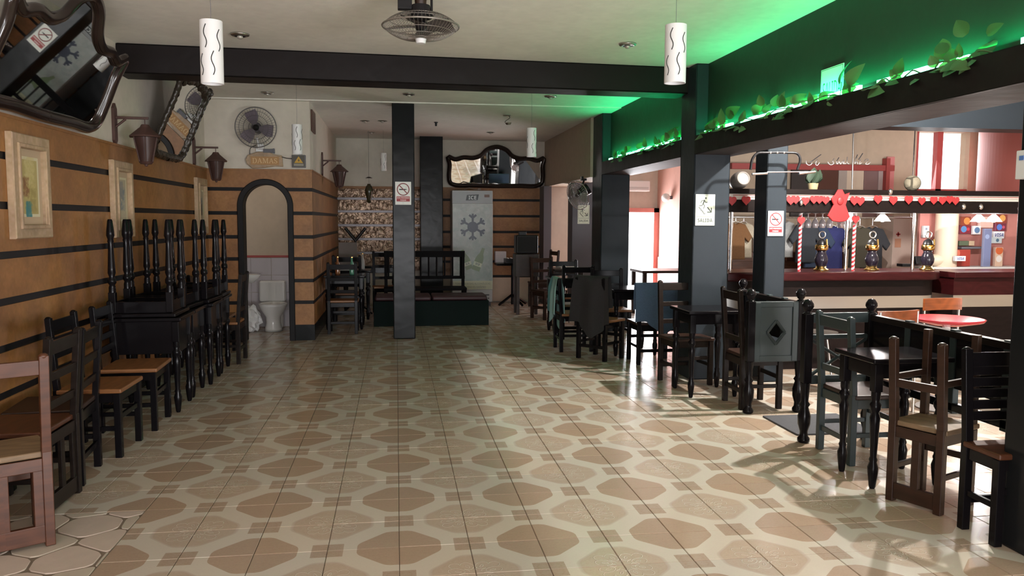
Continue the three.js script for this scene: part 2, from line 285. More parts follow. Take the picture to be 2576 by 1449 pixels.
// back wall
const wb = struct('wall_back', 'far wall with cream plaster above foil panels and brown boards');
const doorX = [3.62, 4.95], doorH = 1.77;
part(wb, 'plaster', [slab(XS, doorX[0], 0, CH, ZB, ZB - 0.25), slab(doorX[1], 5.2, 0, CH, ZB, ZB - 0.25), slab(doorX[0], doorX[1], doorH, CH, ZB, ZB - 0.25)], M.plaster);
for (const [a, b] of bandsY) part(wb, 'panel_board', slab(0.8, 2.66, a, b, ZB, ZB + 0.022), M.board);
for (const s of STR) part(wb, 'dark_strip', slab(0.8, 2.66, s - 0.026, s + 0.026, ZB, ZB + 0.013), M.strip);
part(wb, 'white_base', slab(0.8, 2.66, 0.02, 0.46, ZB + 0.02, ZB + 0.04), M.cream);
{
  const foil = mat(S(0.62, 0.57, 0.53), 0.3, { map: tFoil, metalness: 0.4, bumpMap: tFoilB, bumpScale: 0.012 }), lip = mat(S(0.2, 0.18, 0.19), 0.35, { metalness: 0.3 });
  const ys = [0.6, 0.95, 1.2, 1.45, 1.7, 1.93, 2.13];
  for (let k = 0; k < ys.length - 1; k++) { part(wb, 'foil_panel', slab(XS, 0.5, ys[k], ys[k + 1] - 0.045, ZB, ZB + 0.03), foil, { label: 'crinkled brown metallic foil panel' }); part(wb, 'pale_ledge', box(0.5 - XS, 0.045, 0.06, (0.5 + XS) / 2, ys[k + 1] - 0.0225, ZB + 0.03), k === 5 ? M.board : lip); }
}
// rear right: bulkhead over the opening, end pillar, the wall of the street lobby
const wr = struct('wall_right_rear', 'beige bulkhead above the rear opening');
part(wr, 'bulkhead', slab(2.75, 3.15, 2.15, CH, -11.3, ZB), M.bulk);
part(wr, 'return', slab(2.66, 2.8, 0, 2.15, -14.45, ZB), M.greyDark);
part(wr, 'lobby_wall', slab(4.95, 5.15, 0, CH, -11.2, ZB), M.pink);
part(wr, 'lobby_dado', slab(4.93, 4.95, 0, 0.85, -11.2, ZB), M.pinkRed);
const d1 = struct('door_1', 'street door opening flooded with daylight');
part(d1, 'jamb', slab(4.85, 4.95, 0, 1.77, -14.78, -14.92), M.pinkRed); part(d1, 'jamb', slab(3.62, 3.7, 0, 1.77, -14.78, -14.92), M.pinkRed); part(d1, 'lintel', slab(3.62, 4.95, 1.69, 1.77, -14.78, -14.92), M.pinkRed);
// bar back wall with its high window
const wk = struct('wall_bar', 'cream wall behind the bar');
part(wk, 'plaster', [slab(4.65, 7.6, 0, CH, -11, -11.2), slab(8.46, 9.8, 0, CH, -11, -11.2), slab(7.6, 8.46, 0, 1.97, -11, -11.2), slab(7.6, 8.46, 2.86, CH, -11, -11.2)], M.cream);
const w1 = struct('window_1', 'tall bright window above the bar');
part(w1, 'post', slab(7.95, 8.04, 1.97, 2.86, -11.02, -11.12), M.redPaint); part(w1, 'frame', [slab(7.6, 7.65, 1.97, 2.86, -11.02, -11.12), slab(7.6, 8.46, 1.97, 2.02, -11.02, -11.12)], M.redPaint);
part(w1, 'pane', slab(7.65, 8.46, 2.02, 2.86, -11.09, -11.095), M.glass);
const wx = struct('wall_right', 'outer wall of the bar room'); part(wx, 'plaster', slab(9.6, 9.85, 0, CH, 3.5, -11.2), M.cream);
const wf = struct('wall_front', 'street wall behind the viewer with a wide entrance');
part(wf, 'plaster', [slab(XL - 0.25, -2.1, 0, CH, 3.3, 3.5), slab(1.7, 3.4, 0, CH, 3.3, 3.5), slab(6.8, 9.8, 0, CH, 3.3, 3.5), slab(-2.1, 1.7, 2.6, CH, 3.3, 3.5), slab(3.4, 6.8, 2.5, CH, 3.3, 3.5)], M.plaster);
// ceilings, beam
const ce = struct('ceiling', 'cream plaster ceiling');
part(ce, 'plaster', slab(XL - 0.25, HX + 0.3, CH, CH + 0.15, 3.5, -10.3), M.ceil);
part(ce, 'rear_plaster', slab(XL - 0.25, 9.8, CH - 0.012, CH + 0.15, -10.3, ZB - 0.25), M.ceil);
part(ce, 'bar_plaster', slab(HX + 0.3, 9.8, CH, CH + 0.15, 3.5, -10.3), M.ceil);
const tb = struct('trim_1', 'black painted ceiling beam across the hall');
part(tb, 'beam', place(box(5.14, 0.25, 0.32, 0, 0, 0, 0, 0, 0, 0.012), 0.24, CH - 0.125, -7.57, 0, 0.052, 0), M.beam);
const tb2 = struct('trim_2', 'dark beam across the bar room');
part(tb2, 'beam', slab(3.2, 9.6, 2.44, CH, -7.2, -7.5), M.greyPost);
// header between hall and bar with its light trough
const hd = struct('trim_3', 'deep dark header between the hall and the bar with a light trough');
part(hd, 'header_wall', slab(HX, HX + 0.3, 2.19, CH, 3.3, -10.8), M.header);
part(hd, 'soffit', slab(2.8, HX + 0.31, 2.155, 2.19, 3.3, -10.82), M.soffit);
for (const [a, b] of [[3.3, -7.33], [-7.7, -10.8]]) part(hd, 'fascia', box(0.03, 0.175, Math.abs(b - a), 2.8, 2.2425, (a + b) / 2, 0, 0, 0, 0.004), M.beam);
// posts
function post(n, label, x0, x1, z0, z1, y1, m) { const s = struct(n, label); part(s, 'shaft', box(x1 - x0, y1, Math.abs(z1 - z0), (x0 + x1) / 2, y1 / 2, (z0 + z1) / 2, 0, 0, 0, 0.012), m); return s; }
post('trim_4', 'black post at the near end of the header', 2.84, 3.2, -3.36, -2.95, 2.155, M.black);
post('trim_5', 'dark post between hall and bar with a green exit sign', 2.79, 3.15, -7.33, -7.72, CH, M.greyPost);
post('trim_6', 'dark post at the far end of the header', 2.79, 3.19, -10.8, -11.33, CH, M.greyPost);
post('trim_7', 'slim grey post in front of the bar with a no smoking sign', 3.43, 3.635, -7.14, -7.4, 2.5, M.greyPost);
post('trim_8', 'grey post by the far opening with a small exit sign', 2.88, 3.24, -13.05, -13.4, 2.2, M.greyDark);
post('trim_9', 'glossy black column in the middle of the hall', -0.045, 0.235, -10.35, -10.63, CH, M.black);
post('trim_10', 'wide black column against the far wall', 0.42, 0.82, -14.3, -14.75, CH, M.black);
// lobby plinth and curved red wall in the bar
{ const sh = new THREE.Shape(); sh.absarc(0, 0, 0.95, Math.PI * 0.55, Math.PI * 1.5, false); sh.absarc(0, 0, 0.87, Math.PI * 1.5, Math.PI * 0.55, true);
  solid('curved_wall', 'curved salmon red partition above the far end of the bar', 'partition', new THREE.ExtrudeGeometry(sh, { depth: 0.95, bevelEnabled: false, curveSegments: 24 }).rotateX(-Math.PI / 2).translate(9.02, 1.87, -10.0), mat(S(0.42, 0.12, 0.1), 0.6)); }
// ---------- chairs, tables, dividers ----------
// chairs stand at their base and face +z; back posts at -z
function chair(label, pos, turn, o = {}) {
  const { frame = M.ebony, seatM = M.seat, slats = 4, w = 0.42, d = 0.4, h = 0.93, sh = 0.45, slot = false, front = false, group, curve = 0.02, name = 'wooden_chair', tall = 0, top = 0 } = o;
  const t = thing(name, label, 'chair', pos, turn, group), lw = 0.042, x = w / 2 - lw / 2, zb = -d / 2 + lw / 2, zf = d / 2 - lw / 2;
  part(t, 'seat', [box(w + 0.012, 0.03, d - 0.01, 0, sh - 0.015, 0.015, 0, 0, 0, 0.009)], seatM);
  part(t, 'apron', [box(w - lw * 2, 0.06, 0.02, 0, sh - 0.06, zf), box(w - lw * 2, 0.06, 0.02, 0, sh - 0.06, zb), box(0.02, 0.06, d - lw * 2, x, sh - 0.06, 0), box(0.02, 0.06, d - lw * 2, -x, sh - 0.06, 0)], frame);
  for (const s of [-1, 1]) {
    part(t, 'leg', box(lw, sh - 0.03, lw, s * x, (sh - 0.03) / 2, zf), frame);
    part(t, 'leg', [box(lw, sh, lw, s * x, sh / 2, zb), box(lw, h - sh + 0.01, lw * 0.85, s * x, sh + (h - sh) / 2, zb - (h - sh) * 0.04, -0.075, 0, 0), ball(lw * 0.5, s * x, h, zb - (h - sh) * 0.08, 1, 0.7, 0.9)], frame);
    part(t, 'stretcher', box(0.02, 0.03, d - lw * 2, s * x, 0.19, 0), frame);
    if (tall) { part(t, 'front_post', box(lw * 0.9, tall - sh + 0.04, lw * 0.9, s * x, sh + (tall - sh) / 2 - 0.02, zf), frame); part(t, 'arm_rail', box(0.022, 0.035, d - lw, s * x, sh + 0.24, 0), frame); }
  }
  part(t, 'stretcher', box(w - lw * 2, 0.035, 0.02, 0, 0.26, zf), frame); if (!slot) part(t, 'stretcher', box(w - lw * 2, 0.035, 0.02, 0, 0.15, zb), frame);
  const bz = (y) => zb - Math.max(0, y - sh) * 0.08;
  if (slats > 0) { const y0 = sh + 0.12, y1 = top || h - 0.05; for (let k = 0; k < slats; k++) { const y = y0 + (y1 - y0) * (slats > 1 ? k / (slats - 1) : 1); part(t, 'slat', box(w - lw * 2 + 0.01, k === slats - 1 && !top ? 0.07 : 0.045, 0.018, 0, y, bz(y), -0.075, 0, 0), frame); } }
  if (slot) { const y0 = 0.02, y1 = sh - 0.06, cw = w - lw * 2 + 0.01; part(t, 'slotted_panel', [box(cw, 0.085, 0.026, 0, y0 + 0.04, zb), box(cw, 0.06, 0.026, 0, y1, zb), ...(w > 0.36 ? [-1, 0, 1] : [0]).map((k) => box(0.045, y1 - y0, 0.022, k * (cw / 2 - 0.022), (y0 + y1) / 2, zb))], frame); }
  return t;
}
function turnedLeg(h, r = 0.026) {
  const k = h / 0.555, P = [[0.014, 0], [0.019, 0.012], [0.021, 0.03], [0.028, 0.09], [0.03, 0.12], [0.02, 0.15], [0.024, 0.165], [0.018, 0.18], [0.022, 0.26], [0.027, 0.36], [0.029, 0.4], [0.02, 0.43], [0.031, 0.45], [0.031, 0.475], [0.02, 0.49], [0.026, 0.51], [0.026, 0.56]];
  return lathe(P.map(([a, b]) => [(a * r) / 0.026, b * k]), 14);
}
function table(label, pos, turn, o = {}) {
  const { w = 0.56, d = 0.56, h = 0.76, deep = 0.09, m = M.ebony, top = M.ebony, group, flip = false } = o;
  const t = thing('tavern_table', label, 'table', pos, turn, group);
  const inner = new THREE.Group();
  part(t, 'tabletop', box(w, 0.03, d, 0, h - 0.015, 0, 0, 0, 0, 0.008), top);
  part(t, 'apron', [box(w - 0.1, deep, 0.02, 0, h - 0.03 - deep / 2, d / 2 - 0.05), box(w - 0.1, deep, 0.02, 0, h - 0.03 - deep / 2, -d / 2 + 0.05), box(0.02, deep, d - 0.1, w / 2 - 0.05, h - 0.03 - deep / 2, 0), box(0.02, deep, d - 0.1, -w / 2 + 0.05, h - 0.03 - deep / 2, 0)], m);
  const lg = join([turnedLeg(h - 0.185), box(0.052, 0.16, 0.052, 0, h - 0.115, 0)]);
  for (const sx of [-1, 1]) for (const sz of [-1, 1]) part(t, 'leg', lg.clone().translate(sx * (w / 2 - 0.05), 0, sz * (d / 2 - 0.05)), m);
  if (flip) { t.rotation.set(Math.PI, turn, 0); }
  return t;
}
// right: tables and chairs along the dividers
table('black square tavern table with turned legs next to the brown chair by the near divider', [2.9, 0, -4.33], 0, { w: 0.5, d: 0.42 });
table('black square tavern table beside the diamond divider panel', [2.72, 0, -6.78], 0, { w: 0.5, d: 0.5 });
table('black tavern table between the denim draped chair and the towel draped chair', [2.68, 0, -9.0], 0, { w: 0.56, d: 0.6 });
table('black tavern table behind the towel draped chair near the far post', [2.4, 0, -10.75], 0, { w: 0.7, d: 0.5 });
chair('reddish brown chair with four tall posts and slotted side beside the near black table', [2.88, 0, -3.92], 1.99, { frame: M.brownDark, seatM: M.seatPale, slats: 1, slot: true, h: 0.9, w: 0.31, d: 0.33, tall: 0.93, top: 0.66 });
chair('black ladder-back chair with many slats touching the near black post', [2.99, 0, -3.44], 0, { frame: M.ebony, seatM: M.brown, slats: 6, h: 0.9, w: 0.42, d: 0.26 });
chair('dark teal chair in front of the ball-topped divider post', [2.99, 0, -4.78], Math.PI / 2, { frame: M.teal, seatM: M.brownDark, slats: 2, h: 0.93, w: 0.42, d: 0.38 });
chair('black chair tucked behind the diamond panel of the divider', [2.93, 0, -6.27], Math.PI / 2, { slats: 2, h: 0.97, w: 0.38, d: 0.36, frame: M.ebonyWorn, seatM: M.brownDark });
chair('black ladder-back chair on the far side of the table beside the diamond panel', [2.7, 0, -7.22], 0.1, { frame: M.ebonyWorn, seatM: M.brownDark, slats: 3, h: 0.95, w: 0.4, d: 0.36 });
chair('black chair under the blue denim cloth', [2.75, 0, -8.36], Math.PI, { seatM: M.brownDark, slats: 3, h: 0.86, w: 0.46, d: 0.4 });
chair('black chair under the pale teal towel', [2.07, 0, -9.27], Math.PI / 2, { slats: 3, h: 0.85, w: 0.4, d: 0.4 });
chair('black chair carrying a dark jacket next to the towel draped chair', [2.24, 0, -8.64], Math.PI * 0.72, { slats: 3, h: 0.9, w: 0.4, d: 0.36 });
chair('black chair on the far side of the towel table', [2.62, 0, -9.62], 0, { slats: 3, h: 0.92 });
chair('black chair with a pale cushion near the far post', [2.3, 0, -10.22], Math.PI, { slats: 2, h: 0.95, seatM: M.seatPale, d: 0.36 });
chair('black chair against the far post table', [2.4, 0, -11.25], 0, { slats: 3, h: 0.95, d: 0.36 });
// dividers: end panel with turned posts and ball finials, long rail panel along the bar side
function divider(label, x0, x1, z, zEnd, diamond) {
  const t = thing('booth_divider', label, 'divider', [0, 0, 0]);
  const H = 0.9, w = x1 - x0;
  const postG = () => join([lathe([[0.03, 0], [0.042, 0.01], [0.042, 0.03], [0.028, 0.05], [0.027, 0.08], [0.042, 0.13], [0.044, 0.19], [0.026, 0.25], [0.038, 0.27], [0.024, 0.29], [0.03, 0.36], [0.034, 0.42]], 16), box(0.06, H - 0.42, 0.06, 0, 0.42 + (H - 0.42) / 2, 0), lathe([[0.0, H + 0.1], [0.022, H + 0.094], [0.038, H + 0.068], [0.04, H + 0.05], [0.026, H + 0.02], [0.016, H + 0.012], [0.03, H + 0.004], [0.03, H]].reverse(), 16)]);
  for (const x of [x0, x1]) part(t, 'turned_post', postG().translate(x, 0, z), M.ebony);
  part(t, 'turned_post', postG().translate(x1, 0, zEnd), M.ebony);
  if (diamond) {
    const cx = 0, r = 0.075, a = [[-w / 2 + 0.02, 0.42], [w / 2 - 0.02, 0.42], [w / 2 - 0.02, H - 0.01], [-w / 2 + 0.02, H - 0.01]];
    part(t, 'end_panel', ext(a, 0.02, 0.003, [[[cx - r, 0.65], [cx, 0.65 - r * 1.25], [cx + r, 0.65], [cx, 0.65 + r * 1.25]]]).translate((x0 + x1) / 2, 0, z - 0.01), M.teal);
    const dm = []; const c = [[cx - r, 0.65], [cx, 0.65 - r * 1.25], [cx + r, 0.65], [cx, 0.65 + r * 1.25]]; for (let k = 0; k < 4; k++) { const p = c[k], q = c[(k + 1) % 4]; dm.push(bar([p[0] + (x0 + x1) / 2, p[1], z + 0.012], [q[0] + (x0 + x1) / 2, q[1], z + 0.014], 0.013, 6)); }
    part(t, 'diamond_moulding', dm, M.teal);
    for (const x of [x0 + 0.05, x1 - 0.05]) part(t, 'side_stile', box(0.05, 0.47, 0.014, x, 0.655, z + 0.018), M.teal);
    part(t, 'end_rail', box(w - 0.05, 0.045, 0.035, (x0 + x1) / 2, H - 0.025, z + 0.005), M.teal); part(t, 'end_rail', box(w - 0.05, 0.05, 0.03, (x0 + x1) / 2, 0.44, z + 0.005), M.teal);
  } else {
    for (const [y, h] of [[H - 0.03, 0.07], [H - 0.16, 0.03], [0.44, 0.06]]) part(t, 'end_rail', box(w - 0.04, h, 0.03, (x0 + x1) / 2, y, z), M.teal);
    part(t, 'cross_brace', [bar([x0 + 0.03, 0.47, z], [x1 - 0.03, H - 0.18, z], 0.012, 6), bar([x1 - 0.03, 0.47, z], [x0 + 0.03, H - 0.18, z], 0.012, 6)], M.teal);
  }
  const L = Math.abs(zEnd - z), cz = (z + zEnd) / 2;
  part(t, 'long_panel', box(0.022, 0.3, L - 0.05, x1, H - 0.2, cz), M.ebony); part(t, 'top_rail', box(0.05, 0.04, L - 0.05, x1, H - 0.03, cz), M.ebonyWorn); part(t, 'bottom_rail', box(0.04, 0.05, L - 0.05, x1, 0.44, cz), M.ebony);
  for (let k = 1; k < 4; k++) part(t, 'stile', box(0.04, 0.5, 0.05, x1, 0.65, z + ((zEnd - z) * k) / 4), M.teal);
  return t;
}
divider('dark teal divider with a diamond cut-out end panel and turned legs', 2.77, 3.19, -5.98, -7.06, true);
divider('dark divider with a ball-topped corner post and cross brace beside the doormat', 2.79, 3.26, -5.13, -3.42, false);
solid('doormat', 'flat grey doormat on the tiles between the two dividers', 'mat', box(0.62, 0.012, 0.55, 3.14, 0.007, -5.57, 0, 0, 0, 0.004), mat(S(0.1, 0.1, 0.11), 0.95, { map: tCloth }));
// cloths over chair backs
function drape(w, l1, l2, y, fold, n, skew = 0) {   // sheet hung over a back that runs along x: front fall l1 at +z, rear fall l2 at -z
  const nu = 36, nv = 30, P = [], I = [], U = [];
  for (let j = 0; j <= nv; j++) for (let i = 0; i <= nu; i++) {
    const u = i / nu - 0.5, v = j / nv, s = v * (l1 + l2) - l1, down = Math.max(0, Math.abs(s) - 0.03), side = s < 0 ? 1 : -1;
    const amp = fold * Math.min(1, down / 0.15), x = u * (w + down * 0.12 * Math.sin(i * 0.7)) + skew * down * u, f = Math.sin(u * n * Math.PI * 2 + 0.8) + 0.5 * Math.sin(u * n * 3.7 + 2);
    const hang = 1 + 0.14 * Math.sin(u * 7 + 1) * (down > 0.1 ? 1 : 0);
    P.push(x, y - down * hang, side * (0.028 + amp * (1 + f) * 0.5 + down * 0.03) * Math.min(1, (down + 0.02) / 0.03)); U.push(u * w, v);
  }
  for (let j = 0; j < nv; j++) for (let i = 0; i < nu; i++) { const a = j * (nu + 1) + i; I.push(a, a + 1, a + nu + 1, a + 1, a + nu + 2, a + nu + 1); }
  const g = new THREE.BufferGeometry(); g.setAttribute('position', new THREE.Float32BufferAttribute(P, 3)); g.setAttribute('uv', new THREE.Float32BufferAttribute(U, 2)); g.setIndex(I); g.computeVertexNormals();
  const b = g.clone(); const p = b.attributes.position, nn = g.attributes.normal; for (let k = 0; k < p.count; k++) p.setXYZ(k, p.getX(k) - nn.getX(k) * 0.004, p.getY(k) - nn.getY(k) * 0.004, p.getZ(k) - nn.getZ(k) * 0.004);
  b.index.array.reverse(); b.computeVertexNormals(); return join([g, b]);
}
const tTowel = canvasTex(256, 256, (c, n) => { const cols = ['#8fb3b3', '#a9c6c2', '#7ea6a8', '#c3cfae', '#6f9fa5', '#b5cfc8', '#d9d6a8']; for (let i = 0; i < n; i++) { c.fillStyle = cols[Math.floor(hash(Math.floor(i / 26), 3, 5) * cols.length)]; c.fillRect(i, 0, 1, n); } for (let k = 0; k < 3000; k++) { c.fillStyle = `rgba(255,255,255,${rnd(0.08)})`; c.fillRect(rnd(n), rnd(n), 2, 2); } });
{ const k = solid('towel', 'pale teal towel hanging over a black chair back', 'towel', drape(0.36, 0.6, 0.5, 0.865, 0.035, 2.2), mat(S(0.62, 0.72, 0.72), 0.95, { map: tTowel, side: THREE.DoubleSide }), null, { uv: true }); k.position.set(1.865, 0, -9.27); k.rotation.y = Math.PI / 2; }
{ const k = solid('denim_cloth', 'blue denim cloth hanging over a black chair back', 'cloth', drape(0.54, 0.5, 0.36, 0.88, 0.012, 1.3), mat(S(0.1, 0.16, 0.26), 0.95, { map: tCloth, side: THREE.DoubleSide }), null, { uv: true }); k.position.set(2.75, 0, -8.15); }
{ const k = solid('jacket', 'dark jacket hanging over the chair next to the teal towel', 'jacket', drape(0.46, 0.62, 0.42, 0.93, 0.03, 1.6, 0.1), mat(S(0.03, 0.027, 0.03), 0.9, { map: tCloth, side: THREE.DoubleSide }), null, { uv: true }); k.position.set(2.11, 0, -8.52); k.rotation.y = -Math.PI * 0.28; }
// left row along the panelled wall
chair('reddish brown wooden chair with slotted lower back on the flagstones', [-1.86, 0, -3.98], 0.55 + Math.PI, { frame: M.brown, seatM: M.seatPale, slats: 1, slot: true, h: 0.9, w: 0.4, d: 0.36 });
chair('black chair behind the brown chair with its back to the hall', [-1.96, 0, -4.5], -Math.PI / 2, { slats: 3, h: 0.92, seatM: M.brown, slot: true, frame: M.ebonyWorn });
chair('black chair with pale paper on its seat next in the wall row', [-2.0, 0, -4.98], -Math.PI / 2 + 0.1, { slats: 3, h: 0.9, seatM: M.brownDark });
chair('black chair with a tan seat facing the hall, second from the stacked tables', [-1.95, 0, -5.56], Math.PI / 2, { slats: 4, h: 0.9, w: 0.44 });
chair('black chair with a tan seat facing the hall, next to the stacked tables', [-1.93, 0, -6.22], Math.PI / 2 + 0.05, { slats: 4, h: 0.9, w: 0.46, sh: 0.46 });
for (const [z, x, nth] of [[-6.78, -1.96, 'nearest the tan seats'], [-7.32, -1.98, 'second in the stack row'], [-7.86, -1.95, 'third in the stack row'], [-8.4, -1.97, 'nearest the toilet doorway']]) {
  table(`black deep-aproned table standing under an upturned table, ${nth}`, [x, 0, z], 0.03, { w: 0.56, d: 0.5, deep: 0.26, group: 'tables stacked along the wall' });
  table(`upturned black table with turned legs pointing up, ${nth}`, [x + rnd(-0.02, 0.02), 1.525, z + 0.01], rnd(-0.06, 0.06), { w: 0.52, d: 0.48, flip: true, group: 'upturned tables stacked along the wall' });
}
chair('black chair with a tan seat at the end of the stacked tables', [-1.84, 0, -8.92], -Math.PI / 2, { slats: 2, h: 0.95, frame: M.ebonyWorn });
chair('black chair against the wall beside the toilet doorway', [-2.06, 0, -9.45], Math.PI / 2, { slats: 3, h: 0.9 });
// far left corner: dark tables and chairs in front of the foil wall
table('black table by the board-clad side wall in the far corner', [-0.72, 0, -11.55], 0, { w: 0.56, d: 0.56 });
table('black table behind the first one in the far corner', [-0.7, 0, -12.65], 0, { w: 0.62, d: 0.5 });
table('black table in front of the foil panels', [-0.45, 0, -13.8], 0, { w: 0.9, d: 0.5 });
chair('black chair in front of the corner table by the side wall', [-0.72, 0, -11.05], Math.PI, { slats: 3, h: 0.95, w: 0.4, d: 0.34 });
chair('black chair between the two corner tables', [-0.72, 0, -12.12], Math.PI, { slats: 3, h: 1.0, w: 0.42, d: 0.38 });
chair('black chair with its back to the foil panels', [-0.18, 0, -13.28], 0.1, { slats: 3, h: 1.0, w: 0.4, d: 0.34 });
// low green bench / stage front
{
  const t = thing('banquette', 'dark green boxed bench with a maroon cushion behind the column', 'bench', [0.5, 0, -11.9]);
  part(t, 'box', box(1.66, 0.36, 0.6, 0, 0.18, 0), mat(S(0.008, 0.015, 0.014), 0.65, { specularIntensity: 0.15 }));
  for (const k of [0, 1]) part(t, 'cushion', box(0.81, 0.07, 0.58, -0.41 + k * 0.82, 0.395, 0, 0, 0, 0, 0.03), mat(S(0.05, 0.016, 0.022), 0.5));
  const b = thing('wooden_settle', 'long black settle with a spindled back between column and fridge', 'bench', [0.45, 0, -12.85]);
  part(b, 'seat', box(1.3, 0.04, 0.42, 0, 0.44, 0), M.dull); part(b, 'back_rail', box(1.3, 0.1, 0.04, 0, 0.98, -0.2), M.dull); part(b, 'back_rail', box(1.3, 0.05, 0.03, 0, 0.6, -0.2), M.dull);
  for (let k = 0; k < 10; k++) part(b, 'spindle', cyl(0.014, 0.014, 0.36, -0.58 + k * 0.129, 0.78, -0.2), M.dull);
  for (const sx of [-1, 1]) for (const sz of [-1, 1]) part(b, 'leg', box(0.05, sz < 0 ? 1.02 : 0.44, 0.05, sx * 0.62, sz < 0 ? 0.51 : 0.22, sz * 0.19), M.dull);
}
// ---------- mirrors, lanterns, pictures, fans, lamps ----------
function mirror(label, pos, turn, tilt, w, h, crest, carved) {
  const t = thing('framed_mirror', label, 'mirror', pos); t.rotation.order = 'YXZ'; t.rotation.set(tilt, turn, 0);
  const R = [[0, -0.012], [w * 0.25, -0.004], [w / 2 - 0.1, 0.0], [w / 2 - 0.01, 0.05], [w / 2 + 0.01, h * 0.35], [w / 2 + 0.0, h * 0.75], [w / 2 + 0.03, h * 1.02], [w / 2 - 0.1, h * 0.93], [w / 2 - w * 0.15, h * 1.0], [w * 0.25, h * 0.99], [w * 0.17, h * 0.98 + crest * 0.25], [w * 0.1, h + crest * 0.75], [0, h + crest]];
  const L = R.slice(1, -1).reverse().map(([x, y]) => [-x, y]), O = [...R, ...L], c = new THREE.CatmullRomCurve3(O.map(([x, y]) => new THREE.Vector3(x, y, 0)), true, 'centripetal'), pts = c.getPoints(120);
  part(t, 'backing', ext(pts.map((p) => [p.x, p.y]), 0.014).translate(0, 0, -0.03), M.brownDark);
  part(t, 'mirror_glass', ext(pts.map((p) => [p.x * 0.99, p.y * 0.99 + 0.003]), 0.006).translate(0, 0, -0.012), M.mirror);
  const fr = new THREE.TubeGeometry(c, 160, 1, 10, true), p = fr.attributes.position, q = new THREE.TubeGeometry(c, 160, 0.0001, 10, true).attributes.position, r = carved ? 0.036 : 0.042;
  for (let k = 0; k < p.count; k++) { const s = r * (carved ? 1 + 0.25 * Math.sin(k * 0.9) * Math.sin(k * 0.13) : 1); p.setXYZ(k, q.getX(k) + (p.getX(k) - q.getX(k)) * s, q.getY(k) + (p.getY(k) - q.getY(k)) * s, q.getZ(k) + (p.getZ(k) - q.getZ(k)) * s * 0.75); }
  fr.computeVertexNormals(); part(t, 'frame', fr, carved ? mat(S(0.03, 0.022, 0.015), 0.35) : M.mirrorFrame);
  if (carved) for (let k = 0; k < 9; k++) part(t, 'carving', [ball(0.035, -w / 2 + (k * w) / 8, h * 0.99 + (k === 4 ? crest * 0.9 : k === 3 || k === 5 ? crest * 0.4 : 0), 0.02, 1.3, 1, 0.6), ball(0.02, -w / 2 + (k * w) / 8 + 0.05, h * 1.0, 0.025, 1, 1, 0.6)], mat(S(0.03, 0.022, 0.015), 0.35));
  return t;
}
mirror('large dark-framed mirror leaning out from the board wall above the pictures', [-2.235, 2.2, -5.64], Math.PI / 2, 23 * D, 1.72, 0.56, 0.26, false);
mirror('smaller mirror with a carved dark frame leaning out beyond the first lantern', [-2.23, 2.15, -8.42], Math.PI / 2, 23 * D, 1.02, 0.76, 0.06, true);
mirror('scroll-topped dark mirror on the far wall above the fridge', [1.83, 2.17, -14.83], 0, 8 * D, 1.72, 0.5, 0.2, false);
function lantern(label, pos, turn) {
  const t = thing('wall_lantern', label, 'lantern', pos, turn, 'hanging wall lanterns');
  part(t, 'back_plate', ext([[-0.035, -0.13], [0, -0.17], [0.035, -0.13], [0.035, 0.13], [0, 0.17], [-0.035, 0.13]], 0.02, 0.003).translate(0, 0.17, 0), M.lantern);
  part(t, 'arm', [box(0.018, 0.022, 0.26, 0, 0.225, 0.15), bar([0, 0.15, 0.02], [0, 0.215, 0.1], 0.01, 6)], M.lantern);
  const z = 0.25, y = 0.05;
  part(t, 'hook', bar([0, 0.215, z], [0, y + 0.115, z], 0.004, 6), M.lantern);
  part(t, 'roof', [cyl(0.135, 0.05, 0.07, 0, y + 0.06, z, 0, Math.PI / 4, 0, 6), cyl(0.05, 0.03, 0.035, 0, y + 0.105, z, 0, 0, 0, 6), cyl(0.14, 0.135, 0.012, 0, y + 0.022, z, 0, Math.PI / 4, 0, 6)], M.lantern);
  part(t, 'body', cyl(0.056, 0.1, 0.2, 0, y - 0.085, z, 0, Math.PI / 4, 0, 6), mat(S(0.05, 0.025, 0.022), 0.35));
  const ribs = []; for (let k = 0; k < 6; k++) { const a = k * 60 * D + Math.PI / 4; ribs.push(bar([Math.sin(a) * 0.057, y - 0.185, z + Math.cos(a) * 0.057], [Math.sin(a) * 0.101, y + 0.015, z + Math.cos(a) * 0.101], 0.006, 5)); }
  part(t, 'ribs', ribs, M.lantern); part(t, 'base_cap', [cyl(0.045, 0.06, 0.02, 0, y - 0.195, z, 0, 0, 0, 6), ball(0.014, 0, y - 0.212, z)], M.lantern);
  return t;
}
lantern('dark red metal lantern on the board wall between the two leaning mirrors', [XL, 2.14, -7.16], Math.PI / 2);
lantern('dark red metal lantern at the corner beside the wall fan', [XL, 2.13, -9.82], Math.PI / 2);
lantern('dark red metal lantern on the side wall past the toilet', [XS, 2.15, -11.95], Math.PI / 2);
